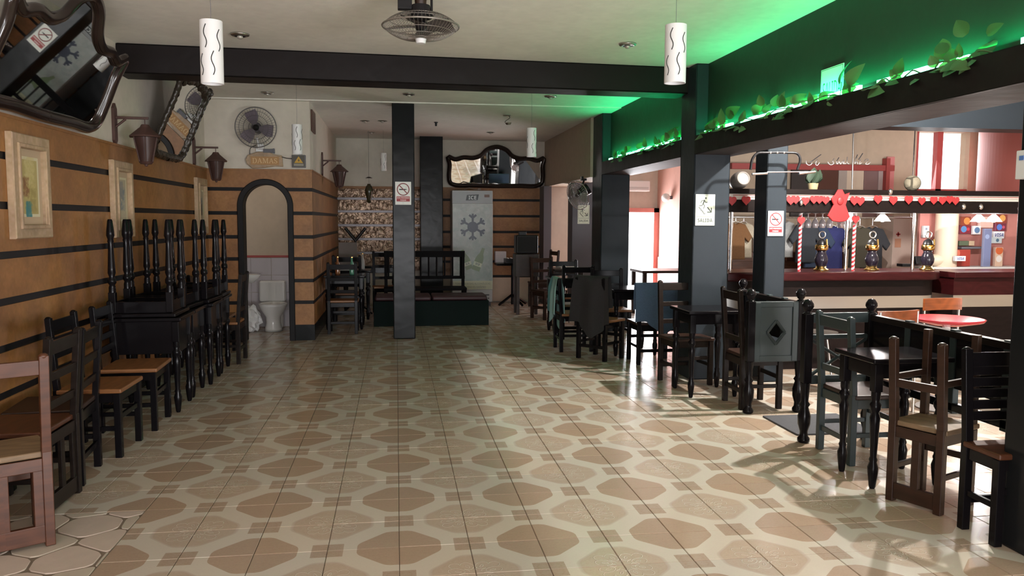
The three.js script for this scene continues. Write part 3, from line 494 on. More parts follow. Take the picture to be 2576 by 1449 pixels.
function picture(label, z0, z1, y0, y1, paint) {
  const w = Math.abs(z1 - z0), h = y1 - y0, t = thing('framed_picture', label, 'picture', [XL + 0.024, y0, (z0 + z1) / 2], Math.PI / 2, 'framed pictures on the board wall');
  const o = [[-w / 2, 0], [w / 2, 0], [w / 2, h], [-w / 2, h]], f = 0.075, i = [[-w / 2 + f, f], [-w / 2 + f, h - f], [w / 2 - f, h - f], [w / 2 - f, f]];
  part(t, 'frame', [ext(o, 0.035, 0.006, [i])], M.pine); const k = f - 0.018, e = [[-w / 2 + k, k], [w / 2 - k, k], [w / 2 - k, h - k], [-w / 2 + k, h - k]]; part(t, 'inner_bead', ext(e, 0.05, 0.003, [i]), M.pine);
  part(t, 'mount', box(w - 2 * f, h - 2 * f, 0.008, 0, h / 2, 0.012, 0, 0, 0, 0.001), mat(S(0.5, 0.37, 0.25), 0.8));
  const pw = (w - 2 * f) * 0.72, ph = (h - 2 * f) * 0.78; part(t, 'print', new THREE.PlaneGeometry(pw, ph).translate(0, h / 2, 0.0175), mat(S(0.9, 0.9, 0.9), 0.5, { map: canvasTex(96, 160, paint) }), { uv: true });
  return t;
}
const blots = (bg, list) => (c, w, h) => { c.fillStyle = '#d8cfae'; c.fillRect(0, 0, w, h); c.fillStyle = bg; c.fillRect(8, 8, w - 16, h - 16); for (let k = 0; k < 700; k++) { const [col, x, y, s] = list[Math.floor(rnd(list.length))]; c.fillStyle = col; c.globalAlpha = 0.3; c.beginPath(); c.ellipse(x * w + rnd(-s, s) * w * 0.5, y * h + rnd(-s, s) * h * 0.5, rnd(2, 6), rnd(2, 9), rnd(3), 0, 7); c.fill(); } c.globalAlpha = 1; };
picture('thick pine framed picture of a yellow figure on the board wall', -5.21, -5.72, 1.41, 2.04, blots('#b7a66a', [['#c9b877', 0.5, 0.4, 0.6], ['#8a5a35', 0.3, 0.5, 0.3], ['#a09050', 0.6, 0.7, 0.4], ['#3c7f86', 0.4, 0.88, 0.25], ['#d2c48a', 0.5, 0.2, 0.5]]));
picture('pine framed picture of a blue-grey figure on the board wall', -6.95, -7.42, 1.38, 2.0, blots('#b5a78c', [['#6f7d86', 0.5, 0.5, 0.5], ['#8c8a85', 0.4, 0.3, 0.4], ['#c3b69c', 0.6, 0.7, 0.5]]));
picture('pine framed picture nearest the toilet corner', -9.72, -10.2, 1.36, 2.0, blots('#a5977e', [['#5f6a72', 0.5, 0.45, 0.4], ['#4a4038', 0.5, 0.6, 0.3], ['#b3a78e', 0.5, 0.2, 0.4]]));
function cage(r, depth, n, m) {   // fan guard in the xy plane, bulging along +-z
  const g = [new THREE.TorusGeometry(r, 0.006, 6, 48)];
  for (const s of [-1, 1]) { for (const k of [0.35, 0.6, 0.82]) g.push(new THREE.TorusGeometry(r * k, 0.0022, 4, 40).translate(0, 0, s * depth * (1 - k * k * k))); for (let i = 0; i < n; i++) { const a = (i / n) * Math.PI * 2, c = Math.cos(a), q = Math.sin(a); g.push(tube([[c * r * 0.16, q * r * 0.16, s * depth], [c * r * 0.55, q * r * 0.55, s * depth * 0.88], [c * r * 0.85, q * r * 0.85, s * depth * 0.42], [c * r, q * r, 0]], 0.0014, 8, false, 3)); } }
  return g;
}
function blade(r, twist) { const n = 10, P = [], I = []; for (let j = 0; j <= n; j++) { const t = j / n, R = r * (0.16 + 0.78 * t), hw = (0.25 + 0.75 * Math.sin(Math.min(1, t * 1.15) * Math.PI * 0.62)) * r * 0.34; for (const s of [-1, 1]) for (const b of [0.003, -0.003]) P.push(s * hw + hw * 0.25, R, s * twist * hw + b); } for (let j = 0; j < n; j++) { const a = j * 4, b = a + 4; I.push(a, a + 2, b + 2, a, b + 2, b, a + 1, b + 3, a + 3, a + 1, b + 1, b + 3, a, b, b + 1, a, b + 1, a + 1, a + 2, a + 3, b + 3, a + 2, b + 3, b + 2); } const g = new THREE.BufferGeometry(); g.setAttribute('position', new THREE.Float32BufferAttribute(P, 3)); g.setIndex(I); const q = g.toNonIndexed(); q.computeVertexNormals(); q.setAttribute('uv', new THREE.Float32BufferAttribute(new Float32Array(q.attributes.position.count * 2), 2)); return q; }
function fanHead(t, r, depth, wires, wireM, bladeM, nb = 3) {
  const head = new THREE.Group(); head.name = 'fan_head'; t.add(head);
  part(head, 'guard', cage(r, depth, wires, wireM), wireM);
  for (let k = 0; k < nb; k++) part(head, 'blade', blade(r * 0.9, 0.35).rotateZ((k / nb) * Math.PI * 2 + 0.4), bladeM);
  part(head, 'hub', place(lathe([[0, 0.03], [r * 0.13, 0.022], [r * 0.16, 0], [r * 0.16, -0.03], [0, -0.03]].reverse()), 0, 0, 0, Math.PI / 2), M.blackMetal);
  return head;
}
{ // fan on the arch wall
  const t = thing('wall_fan', 'round wire wall fan above the DAMAS sign', 'fan', [-1.68, 2.42, ZA]);
  part(t, 'bracket', [box(0.1, 0.06, 0.03, 0.02, -0.03, 0.015), bar([0.02, -0.02, 0.03], [0, 0.1, 0.12], 0.014), box(0.07, 0.06, 0.1, 0.04, 0.0, 0.06)], M.white);
  part(t, 'motor', cyl(0.05, 0.06, 0.12, 0, 0.22, 0.07, Math.PI / 2 - 0.15, 0, 0), mat(S(0.06, 0.05, 0.06), 0.4));
  const f = fanHead(t, 0.24, 0.06, 44, mat(S(0.1, 0.09, 0.09), 0.4), new THREE.MeshPhysicalMaterial({ color: S(0.16, 0.13, 0.16), roughness: 0.3 })); f.position.set(0, 0.22, 0.17); f.rotation.x = 0.12; f.rotation.y = 0.15;
  part(t, 'cable', tube([[-0.02, 0.02, 0.05], [-0.09, -0.02, 0.04], [-0.1, -0.14, 0.03], [-0.1, -0.22, 0.03]], 0.004, 16), M.blackMetal);
}
{ // orbit fan under the ceiling
  const t = thing('ceiling_fan', 'caged orbit fan hanging from the ceiling in front of the beam', 'fan', [0.165, 2.765, -5.3]);
  part(t, 'mount', [cyl(0.055, 0.055, 0.06, 0, 0.205, 0), cyl(0.03, 0.04, 0.1, 0, 0.13, 0)], M.brownDark); part(t, 'motor', [cyl(0.07, 0.06, 0.08, 0, 0.09, 0), box(0.09, 0.1, 0.06, -0.1, 0.15, 0), cyl(0.008, 0.008, 0.16, 0.07, 0.15, 0)], M.blackMetal);
  const f = fanHead(t, 0.245, 0.08, 60, mat(S(0.3, 0.27, 0.24), 0.35, { metalness: 0.6 }), mat(S(0.07, 0.06, 0.055), 0.35), 4); f.rotation.x = Math.PI / 2; part(t, 'white_cap', cyl(0.03, 0.036, 0.03, 0, -0.092, 0), M.white);
}
{ // chromed fan on the rear bulkhead
  const t = thing('chrome_fan', 'chromed caged fan tilted down under the beige bulkhead', 'fan', [2.76, 1.93, -11.75]);
  part(t, 'arm', [bar([0.02, 0.24, 0], [-0.05, 0.08, 0.1], 0.016), box(0.08, 0.06, 0.08, 0.0, 0.22, 0)], M.blackMetal); part(t, 'motor', cyl(0.075, 0.085, 0.15, -0.02, 0.03, 0.12, 0, 0, -1.0), M.blackMetal);
  const f = fanHead(t, 0.22, 0.06, 40, M.chrome, mat(S(0.3, 0.28, 0.28), 0.25)); f.position.set(-0.12, -0.03, 0.14); f.rotation.set(0.3, -1.05, 0); f.rotation.order = 'YXZ';
}
function wave(x, y0, y1, r, R) { const pts = []; for (let k = 0; k <= 14; k++) { const t = k / 14, a = x + Math.sin(t * Math.PI * 2.2) * 0.14, w = 0.006 * (0.35 + Math.sin(t * Math.PI)); pts.push([Math.sin(a) * R, y0 + (y1 - y0) * t, Math.cos(a) * R, w]); } return pts.map((p) => p.slice(0, 3)); }
function pendant(label, x, y, z, h = 0.325, r = 0.058, turn = 0) {
  const t = thing('pendant_lamp', label, 'pendant lamp', [x, y, z], turn, 'white tube pendant lamps');
  part(t, 'shade', lathe([[r - 0.004, 0.001], [r, 0], [r, h], [r - 0.004, h], [r - 0.004, 0.001]], 32), M.white);
  part(t, 'top_disc', cyl(r - 0.004, r - 0.004, 0.004, 0, h - 0.01, 0, 0, 0, 0, 28), M.white);
  for (const [a, b, c] of [[-0.35, 0.55, 0.92], [0.85, 0.5, 0.85], [-0.75, 0.12, 0.46], [0.3, 0.12, 0.5], [1.9, 0.2, 0.6], [3, 0.4, 0.8], [-2, 0.3, 0.7]]) part(t, 'wave_slot', tube(wave(a, h * b, h * c, 0, r), 0.0026, 24, false, 5), M.slot);
  part(t, 'wire', bar([0, h - 0.01, 0], [0, CH - y, 0], 0.0012, 5), M.greyDark); return t;
}
pendant('white tube pendant with wavy slots in front of the carved leaning mirror', -0.955, 2.24, -4.5);
pendant('white tube pendant with wavy slots in front of the dark header', 1.585, 2.315, -4.5, 0.325, 0.061, -0.35);
pendant('white tube pendant beside the wall fan', -1.05, 2.23, -9.0, 0.315, 0.055, 0.4);
pendant('white tube pendant in front of the scroll-topped mirror', 1.51, 2.24, -9.0, 0.32, 0.055, 0.8);
pendant('white tube pendant hanging before the foil wall', -0.2, 2.33, -13.5, 0.29, 0.05, 1);
const DL = [[-1.22, -6.78, 'in front of the beam beside the leaning mirror'], [1.92, -6.63, 'in front of the beam beside the header'], [-1.47, -9.8, 'above the wall fan'], [0.16, -9.61, 'in front of the middle column'], [1.82, -9.5, 'near the rear end of the green glow'], [-0.45, -12.25, 'first of the pair behind the column'], [-0.19, -12.21, 'second of the pair behind the column'], [-0.4, -13.82, 'closest to the foil wall'], [1.57, -13.46, 'above the fridge']];
for (const [x, z, w] of DL) {
  const t = thing('downlight', `recessed chrome ceiling downlight ${w}`, 'downlight', [x, CH, z], 0, 'recessed ceiling downlights');
  part(t, 'ring', lathe([[0.05, -0.001], [0.075, -0.002], [0.07, -0.014], [0.045, -0.022], [0.04, -0.01]].reverse(), 24), M.steel); part(t, 'reflector', cyl(0.042, 0.03, 0.02, 0, -0.012, 0), M.blackMetal); part(t, 'bulb', ball(0.024, 0, -0.026, 0, 1, 0.7, 1), mat(S(0.6, 0.56, 0.5), 0.15, { metalness: 0.4 }));
}
{ const t = thing('sprinkler', 'small dark sprinkler head behind the middle column', 'sprinkler', [0.6, CH - 0.012, -12.21]); part(t, 'flange', cyl(0.03, 0.03, 0.01, 0, -0.005, 0), M.blackMetal); part(t, 'head', cyl(0.014, 0.018, 0.05, 0, -0.035, 0), M.blackMetal); }
{ const t = thing('dangling_lamp', 'broken downlight dangling on its wire before the far mirror', 'downlight', [1.53, CH - 0.012, -11.18]); part(t, 'ring', cyl(0.06, 0.05, 0.016, 0, -0.008, 0), M.steel); part(t, 'wire', tube([[0.02, -0.01, 0], [0.04, -0.04, 0], [-0.02, -0.09, 0], [-0.03, -0.11, 0]], 0.004, 12), M.blackMetal); part(t, 'bulb', cyl(0.03, 0.045, 0.025, 0.02, -0.125, 0, 0, 0, 0.1), M.steel); }
function ceilingLamp(label, x, z, cd) {
  const t = thing('ceiling_lamp', label, 'ceiling lamp', [x, CH, z], 0, 'bare ceiling bulbs');
  part(t, 'rose', cyl(0.07, 0.07, 0.02, 0, -0.01, 0), M.white); part(t, 'holder', cyl(0.022, 0.03, 0.05, 0, -0.04, 0), M.white);
  part(t, 'bulb', ball(0.038, 0, -0.095, 0, 1, 1.15, 1), mat(S(0.9, 0.9, 0.9), 0.4, { emissive: S(1, 0.95, 0.88), emissiveIntensity: Math.min(12, cd) }));
  const l = new THREE.PointLight(S(1, 0.96, 0.91), cd, 0, 2); l.position.set(0, -0.095, 0); l.castShadow = true; l.shadow.radius = 1.6; t.add(l);
}
ceilingLamp('bare bulb on the bar room ceiling above the red table', 4.1, -6.0, 31);
ceilingLamp('bare bulb on the toilet ceiling', -1.75, -11.1, 0.3);
// ---------- green light trough ----------
const green = S(0.0, 1.0, 0.33);
for (const [a, b, w] of [[-3.1, -7.28, 'near stretch of the header trough'], [-7.74, -10.7, 'far stretch of the header trough']]) {
  const L = Math.abs(b - a), t = thing('led_strip', `green glowing light strip in the ${w}`, 'light strip', [2.865, 2.322, (a + b) / 2]);
  part(t, 'carrier', box(0.03, 0.12, L, 0, -0.04, 0, 0, 0, 0, 0), M.white); const n = Math.round(L / 0.16), m = mat(S(0.5, 0.8, 0.6), 0.4, { emissive: S(0.12, 1, 0.42), emissiveIntensity: 12 });
  for (let k = 0; k < n; k++) if (hash(k, 3, 7) < 0.62) part(t, 'led_module', box(0.02, 0.03, 0.14, 0, 0.03 + 0.012 * hash(k, 1, 2), -L / 2 + (k + 0.5) * (L / n), 0, 0, 0, 0), m);
  const l = new THREE.RectAreaLight(green, 36, 0.03, L); l.position.set(0, 0.06, 0); l.rotation.x = Math.PI / 2; t.add(l);
}
function leafGeo(L, W, bend) {
  const n = 7, P = [], I = [], U = []; for (let j = 0; j <= n; j++) { const t = j / n, hw = W * Math.pow(Math.sin(Math.PI * Math.min(1, 0.06 + t * 0.94)), 0.75) * (1.15 - 0.55 * t), y = t * L, z = -bend * t * t * L; for (const s of [-1, -0.5, 0, 0.5, 1]) { P.push(s * hw, y, z + Math.abs(s) * hw * 0.22); U.push(0.5 + s / 2, t); } }
  for (let j = 0; j < n; j++) for (let k = 0; k < 4; k++) { const a = j * 5 + k; I.push(a, a + 1, a + 5, a + 1, a + 6, a + 5); }
  const g = new THREE.BufferGeometry(); g.setAttribute('position', new THREE.Float32BufferAttribute(P, 3)); g.setAttribute('uv', new THREE.Float32BufferAttribute(U, 2)); g.setIndex(I); g.computeVertexNormals(); return g;
}
const leafG = [leafGeo(0.105, 0.048, 0.3), leafGeo(0.125, 0.058, 0.45), leafGeo(0.085, 0.04, 0.2)];
const leafM = [[0.055, 0.13, 0.035], [0.1, 0.16, 0.05], [0.13, 0.15, 0.06]].map(([r, g, b]) => new THREE.MeshPhysicalMaterial({ color: S(r, g, b), roughness: 0.55, transmission: 0.35, thickness: 0, side: THREE.DoubleSide }));
function ivy(label, z0, z1, clusters) {
  const t = thing('ivy_garland', label, 'garland', [2.83, 2.33, 0], 0, 'plastic ivy along the light trough'), pts = [], n = 14;
  for (let k = 0; k <= n; k++) { const u = k / n; pts.push([0.01 * Math.sin(k * 2.1), 0.015 + 0.02 * Math.sin(k * 1.7), z0 + (z1 - z0) * u]); }
  part(t, 'stem', tube(pts, 0.004, 60, false, 5), leafM[2]);
  for (const [zc, count, spread, up] of clusters) for (let k = 0; k < count; k++) {
    const z = zc + rnd(-spread, spread), over = rnd() < 0.42, m = part(t, 'leaf', leafG[Math.floor(rnd(3))], leafM[Math.floor(rnd(3))], { uv: true });
    m.rotation.order = 'YXZ';
    if (over) { m.position.set(-0.03, rnd(-0.005, 0.03), z); m.rotation.set(rnd(2.2, 2.9), -Math.PI / 2 + rnd(0, 0.7), rnd(-0.6, 0.6)); } else { m.position.set(rnd(-0.02, 0.02), rnd(0, up), z); m.rotation.set(rnd(-0.45, 0.5), -Math.PI / 2 + rnd(0, 0.9), rnd(-1.1, 1.1)); }
    const s = rnd(0.75, 1.15); m.scale.set(s, s, s);
  }
  return t;
}
ivy('green plastic ivy in the trough over the far opening', -10.35, -7.9, [[-10.2, 4, 0.12, 0.03], [-9.85, 7, 0.2, 0.1], [-9.1, 5, 0.25, 0.05], [-8.55, 6, 0.2, 0.08], [-8.05, 9, 0.16, 0.12]]);
ivy('green plastic ivy in the trough around the glowing SALIDA sign', -7.15, -4.75, [[-7.05, 9, 0.12, 0.06], [-6.7, 6, 0.15, 0.1], [-6.25, 7, 0.2, 0.1], [-5.85, 8, 0.2, 0.1], [-5.5, 8, 0.13, 0.08], [-5.15, 5, 0.12, 0.0], [-4.85, 6, 0.1, 0.1]]);
ivy('green plastic ivy at the near end of the trough', -4.5, -3.5, [[-4.35, 6, 0.12, 0.05], [-3.95, 7, 0.14, 0.08], [-3.7, 10, 0.14, 0.16]]);
{ const t = thing('ivy_sprig', 'single tall ivy leaf standing beside the green SALIDA sign', 'ivy leaf', [2.85, 2.34, -4.93]); part(t, 'stem', tube([[0, 0, 0], [0, 0.05, 0.01], [0.005, 0.09, 0]], 0.003, 10), leafM[0]); const m = part(t, 'leaf', leafG[1], leafM[0], { uv: true }); m.position.set(0, 0.08, 0); m.rotation.y = -Math.PI / 2 - 0.4; m.scale.setScalar(1.15); }
// ---------- signs ----------
function board(name, label, w, h, pos, turn, paint, res = 256, thick = 0.006, rough = 0.45) {
  const t = thing(name, label, 'sign', pos, turn);
  part(t, 'plate', box(w, h, thick, 0, 0, thick / 2, 0, 0, 0, 0.001), M.white);
  part(t, 'print', new THREE.PlaneGeometry(w * 0.995, h * 0.995).translate(0, 0, thick + 0.0006), mat(S(0.95, 0.95, 0.95), rough, { map: canvasTex(res, Math.round((res * h) / w), paint) }), { uv: true });
  return t;
}
const smoke = (c, w, h) => { c.fillStyle = '#f1efec'; c.fillRect(0, 0, w, h); c.strokeStyle = '#7d1a1d'; c.lineWidth = w * 0.06; c.beginPath(); c.arc(w / 2, h * 0.33, w * 0.37, 0, 7); c.stroke(); c.fillStyle = '#111'; c.fillRect(w * 0.25, h * 0.31, w * 0.42, h * 0.05); c.fillStyle = '#999'; c.fillRect(w * 0.68, h * 0.31, w * 0.06, h * 0.05); c.strokeStyle = '#999'; c.lineWidth = 3; c.beginPath(); c.moveTo(w * 0.7, h * 0.29); c.quadraticCurveTo(w * 0.66, h * 0.24, w * 0.72, h * 0.19); c.stroke(); c.strokeStyle = '#7d1a1d'; c.lineWidth = w * 0.06; c.beginPath(); c.moveTo(w * 0.25, h * 0.15); c.lineTo(w * 0.76, h * 0.51); c.stroke(); c.fillStyle = '#a5232b'; c.fillRect(w * 0.08, h * 0.64, w * 0.84, h * 0.22); c.fillStyle = '#f6e9e6'; c.textAlign = 'center'; c.font = `bold ${h * 0.075}px sans-serif`; c.fillText('ESTÁ PROHIBIDO', w / 2, h * 0.73, w * 0.78); c.fillText('FUMAR', w / 2, h * 0.83, w * 0.6); c.fillStyle = '#777'; c.fillRect(w * 0.44, h * 0.92, w * 0.12, 2); };
const exit = (c, w, h) => { c.fillStyle = '#dfe8d2'; c.fillRect(0, 0, w, h); c.strokeStyle = '#2a3328'; c.fillStyle = '#2a3328'; c.lineWidth = 3; c.strokeRect(w * 0.06, h * 0.03, w * 0.88, h * 0.66); c.strokeRect(w * 0.06, h * 0.71, w * 0.88, h * 0.25); c.textAlign = 'center'; c.font = `bold ${h * 0.16}px sans-serif`; c.fillText('SALIDA', w / 2, h * 0.895, w * 0.78); c.lineWidth = w * 0.045; c.lineCap = 'round'; c.lineJoin = 'round'; c.beginPath(); c.arc(w * 0.52, h * 0.12, w * 0.045, 0, 7); c.fill(); const L = (p) => { c.beginPath(); p.forEach(([x, y], i) => (i ? c.lineTo(x * w, y * h) : c.moveTo(x * w, y * h))); c.stroke(); }; c.lineWidth = w * 0.06; L([[0.45, 0.19], [0.38, 0.31]]); c.lineWidth = w * 0.035; L([[0.45, 0.19], [0.32, 0.2], [0.26, 0.27]]); L([[0.45, 0.2], [0.52, 0.26], [0.6, 0.25]]); L([[0.39, 0.31], [0.46, 0.36], [0.42, 0.45]]); L([[0.38, 0.31], [0.32, 0.36], [0.2, 0.36]]); c.lineWidth = w * 0.03; L([[0.15, 0.42], [0.21, 0.42], [0.21, 0.47], [0.28, 0.47], [0.28, 0.52], [0.35, 0.52], [0.35, 0.57], [0.42, 0.57], [0.42, 0.62], [0.5, 0.62]]); c.lineWidth = w * 0.05; L([[0.62, 0.42], [0.8, 0.56]]); L([[0.82, 0.44], [0.82, 0.57], [0.62, 0.57]]); };
board('no_smoking_sign', 'white no smoking sign on the glossy black column', 0.2, 0.29, [0.09, 1.865, -10.348], 0, smoke);
board('no_smoking_sign', 'white no smoking sign on the slim grey post before the bar', 0.155, 0.235, [3.525, 1.51, -7.138], 0, smoke);
board('exit_sign', 'pale green stairs exit sign on the dark post with running figure', 0.192, 0.295, [2.905, 1.635, -7.328], 0, exit);
board('exit_sign', 'pale green stairs exit sign on the far grey post behind the chrome fan', 0.2, 0.31, [3.07, 1.63, -13.048], 0, exit);
board('exit_board', 'SALIDA board lit green behind the ivy', 0.28, 0.27, [HX - 0.002, 2.43, -5.13], -Math.PI / 2, (c, w, h) => { c.fillStyle = '#e6f2e6'; c.fillRect(0, 0, w, h); c.strokeStyle = '#1f6a46'; c.lineWidth = 3; c.strokeRect(6, 6, w - 12, h - 12); c.fillStyle = '#1c7a55'; c.textAlign = 'center'; c.save(); c.translate(w / 2, h * 0.72); c.scale(1, 1.7); c.font = `${h * 0.3}px sans-serif`; c.fillText('SALIDA', 0, 0, w * 0.84); c.restore(); });
{ // wooden DAMAS sign
  const t = thing('wooden_sign', 'irregular wooden slab sign reading DAMAS under the wall fan', 'sign', [-1.6, 2.27, ZA + 0.03]);
  part(t, 'slab', ext([[-0.21, -0.06], [-0.15, -0.11], [0.0, -0.1], [0.12, -0.08], [0.21, -0.085], [0.2, 0.04], [0.1, 0.055], [0.06, 0.08], [-0.08, 0.085], [-0.12, 0.07], [-0.2, 0.04], [-0.225, -0.01]], 0.02, 0.006), M.pine);
  part(t, 'lettering', new THREE.PlaneGeometry(0.34, 0.1).translate(0.0, -0.02, 0.0275), mat(S(0.9, 0.9, 0.9), 0.7, { map: canvasTex(256, 75, (c, w, h) => { c.fillStyle = '#b58a5c'; c.fillRect(0, 0, w, h); c.fillStyle = '#e0c193'; c.textAlign = 'center'; c.font = `${h * 0.85}px serif`; c.fillText('DAMAS', w / 2, h * 0.82, w * 0.9); }) }), { uv: true });
  part(t, 'clamp', [box(0.13, 0.045, 0.03, 0.05, 0.1, 0.02), box(0.02, 0.06, 0.035, 0.11, 0.1, 0.02)], M.greyDark); part(t, 'cord', tube([[0.1, 0.05, 0.02], [0.2, 0.03, 0.02], [0.26, 0.015, 0.01], [0.34, 0.01, 0.0]], 0.006, 20), M.brownDark);
}
{ const t = board('hazard_sign', 'dark box with a yellow electric hazard triangle beside the DAMAS sign', 0.15, 0.14, [-1.195, 2.25, ZA + 0.04], 0, (c, w, h) => { c.fillStyle = '#4a4438'; c.fillRect(0, 0, w, h); c.fillStyle = '#8f8a7c'; c.fillRect(w * 0.1, h * 0.72, w * 0.8, h * 0.2); c.fillStyle = '#c79a24'; c.beginPath(); c.moveTo(w * 0.5, h * 0.06); c.lineTo(w * 0.86, h * 0.66); c.lineTo(w * 0.14, h * 0.66); c.fill(); c.fillStyle = '#2a1a08'; c.beginPath(); c.moveTo(w * 0.54, h * 0.26); c.lineTo(w * 0.42, h * 0.45); c.lineTo(w * 0.5, h * 0.45); c.lineTo(w * 0.46, h * 0.6); c.lineTo(w * 0.6, h * 0.4); c.lineTo(w * 0.51, h * 0.4); c.fill(); }); part(t, 'box', box(0.165, 0.155, 0.04, 0, 0, -0.02), M.greyDark); }
solid('vent_panel', 'small brown wooden hatch high on the side wall', 'hatch', box(0.02, 0.27, 0.42, XS + 0.012, 2.78, -10.75), M.brown);
{ const t = thing('junction_box', 'white electrical box with conduit on the near black post', 'electrical box', [2.86, 1.79, -3.28]); part(t, 'box', box(0.06, 0.13, 0.11, -0.03, 0, 0), M.white); part(t, 'conduit', cyl(0.011, 0.011, 0.32, -0.02, 0.22, 0.0), M.white); part(t, 'sticker', box(0.003, 0.02, 0.025, -0.0615, 0.03, -0.02, 0, 0, 0, 0), mat(S(0.1, 0.2, 0.5), 0.5)); }
// ---------- toilet, fridge, far corner ----------
{
  const t = thing('toilet', 'white toilet bowl with cistern seen through the arched doorway', 'toilet', [-1.68, 0, -11.3]);
  part(t, 'bowl', [lathe([[0.001, 0], [0.12, 0], [0.11, 0.05], [0.095, 0.12], [0.1, 0.2], [0.15, 0.28], [0.185, 0.35], [0.19, 0.385], [0.15, 0.385], [0.12, 0.3], [0.001, 0.24]], 28).scale(1, 1, 1.2), box(0.2, 0.38, 0.16, 0, 0.19, -0.25, 0, 0, 0, 0.04)], M.porcelain);
  part(t, 'cistern', box(0.36, 0.3, 0.15, -0.05, 0.52, -0.35, 0, 0, 0, 0.03), M.porcelain); part(t, 'pipe', tube([[0.22, 0.3, -0.35], [0.24, 0.15, -0.36], [0.22, 0.06, -0.4]], 0.012, 14), M.steel);
  const b = thing('paper_holder', 'wall basin edge beside the toilet', 'basin', [-1.98, 0.78, -11.3]); part(b, 'bowl', lathe([[0.001, -0.12], [0.05, -0.11], [0.12, -0.05], [0.15, 0], [0.13, 0], [0.001, -0.08]], 22), M.porcelain);
  const f = thing('waste_bag', 'crumpled white plastic bin bag beside the toilet', 'bag', [-2.0, 0, -11.25]); const g = new THREE.IcosahedronGeometry(0.17, 4), p = g.attributes.position; for (let k = 0; k < p.count; k++) { const n = 0.8 + 0.35 * Math.abs(Math.sin(p.getX(k) * 31 + p.getY(k) * 17) * Math.cos(p.getZ(k) * 27)); p.setXYZ(k, p.getX(k) * n, Math.max(0.002, p.getY(k) * n * 1.15 + 0.17), p.getZ(k) * n); } g.computeVertexNormals(); part(f, 'bag', g, mat(S(0.75, 0.74, 0.73), 0.35));
}
{
  const t = thing('drinks_fridge', 'tall silver drinks fridge with a blue snowflake on its door', 'fridge', [1.335, 0, -14.45]);
  part(t, 'body', box(0.72, 1.98, 0.5, 0, 1.06, 0, 0, 0, 0, 0.012), mat(S(0.5, 0.52, 0.54), 0.35)); part(t, 'kick_grille', [box(0.6, 0.02, 0.02, 0, 0.14, 0.25), box(0.6, 0.02, 0.02, 0, 0.2, 0.25), box(0.6, 0.02, 0.02, 0, 0.08, 0.25)], M.greyDark); for (const s of [-1, 1]) part(t, 'foot', box(0.05, 0.08, 0.4, s * 0.31, 0.04, 0), M.greyDark);
  const dr = part(t, 'door', box(0.715, 1.53, 0.04, 0, 1.06, 0.27, 0, 0, 0, 0.008), mat(S(0.55, 0.57, 0.58), 0.3));
  part(dr, 'door_print', new THREE.PlaneGeometry(0.7, 1.51).translate(0, 1.06, 0.2912), mat(S(0.95, 0.95, 0.95), 0.3, { map: canvasTex(384, 828, (c, w, h) => {
    const gr = c.createLinearGradient(0, 0, w, h); gr.addColorStop(0, '#b9c0bf'); gr.addColorStop(0.5, '#aab4b3'); gr.addColorStop(1, '#9fb0ae'); c.fillStyle = gr; c.fillRect(0, 0, w, h);
    for (let k = 0; k < 500; k++) { c.fillStyle = `rgba(${rnd() < 0.5 ? '230,236,236' : '120,146,146'},${rnd(0.14)})`; c.beginPath(); c.ellipse(rnd(w), rnd(h), rnd(4, 26), rnd(6, 50), rnd(3), 0, 7); c.fill(); }
    c.save(); c.translate(w * 0.5, h * 0.27); c.strokeStyle = '#2d3850'; c.fillStyle = '#2d3850'; c.lineWidth = 20; c.beginPath(); c.arc(0, 0, 52, 0, 7); c.fill(); for (let k = 0; k < 6; k++) { c.rotate(Math.PI / 3); c.beginPath(); c.moveTo(0, 0); c.lineTo(0, -128); c.moveTo(0, -88); c.lineTo(-34, -116); c.moveTo(0, -88); c.lineTo(34, -116); c.stroke(); } c.restore();
    for (const [x, y, r, s] of [[0.34, 0.66, -0.35, 1], [0.66, 0.66, 0.35, 1.15]]) { c.save(); c.translate(x * w, y * h); c.rotate(r); c.scale(s, s); c.fillStyle = '#7c9070'; c.beginPath(); c.moveTo(-12, -110); c.lineTo(12, -110); c.lineTo(16, -60); c.quadraticCurveTo(36, -30, 36, 20); c.lineTo(34, 90); c.lineTo(-34, 90); c.lineTo(-36, 20); c.quadraticCurveTo(-36, -30, -16, -60); c.fill(); c.fillStyle = '#cdd6c0'; c.fillRect(-36, 18, 72, 34); c.fillStyle = '#3b4a58'; c.font = 'bold 24px sans-serif'; c.textAlign = 'center'; c.fillText('ICE', 0, 43); c.restore(); }
    c.fillStyle = '#c6c9ae'; c.fillRect(0, h * 0.9, w, h * 0.1); c.fillStyle = '#7f8478'; c.textAlign = 'center'; c.font = '25px sans-serif'; c.fillText('TOMAR BEBIDAS ALCOHÓLICAS', w / 2, h * 0.945, w * 0.9); c.fillText('EN EXCESO ES DAÑINO', w / 2, h * 0.985, w * 0.7);
  }) }), { uv: true });
  part(t, 'header_print', new THREE.PlaneGeometry(0.7, 0.2).translate(0, 1.93, 0.2515), mat(S(0.95, 0.95, 0.95), 0.35, { map: canvasTex(256, 74, (c, w, h) => { c.fillStyle = '#a9aeb3'; c.fillRect(0, 0, w, h); c.fillStyle = '#2b3238'; c.beginPath(); c.moveTo(w * 0.36, h * 0.3); c.lineTo(w * 0.66, h * 0.24); c.lineTo(w * 0.63, h * 0.74); c.lineTo(w * 0.33, h * 0.78); c.fill(); c.fillStyle = '#e8ecee'; c.textAlign = 'center'; c.font = `bold ${h * 0.46}px sans-serif`; c.fillText('ICE', w * 0.5, h * 0.68); c.fillStyle = '#6f4a3c'; c.fillRect(w * 0.8, h * 0.25, w * 0.13, h * 0.24); }) }), { uv: true });
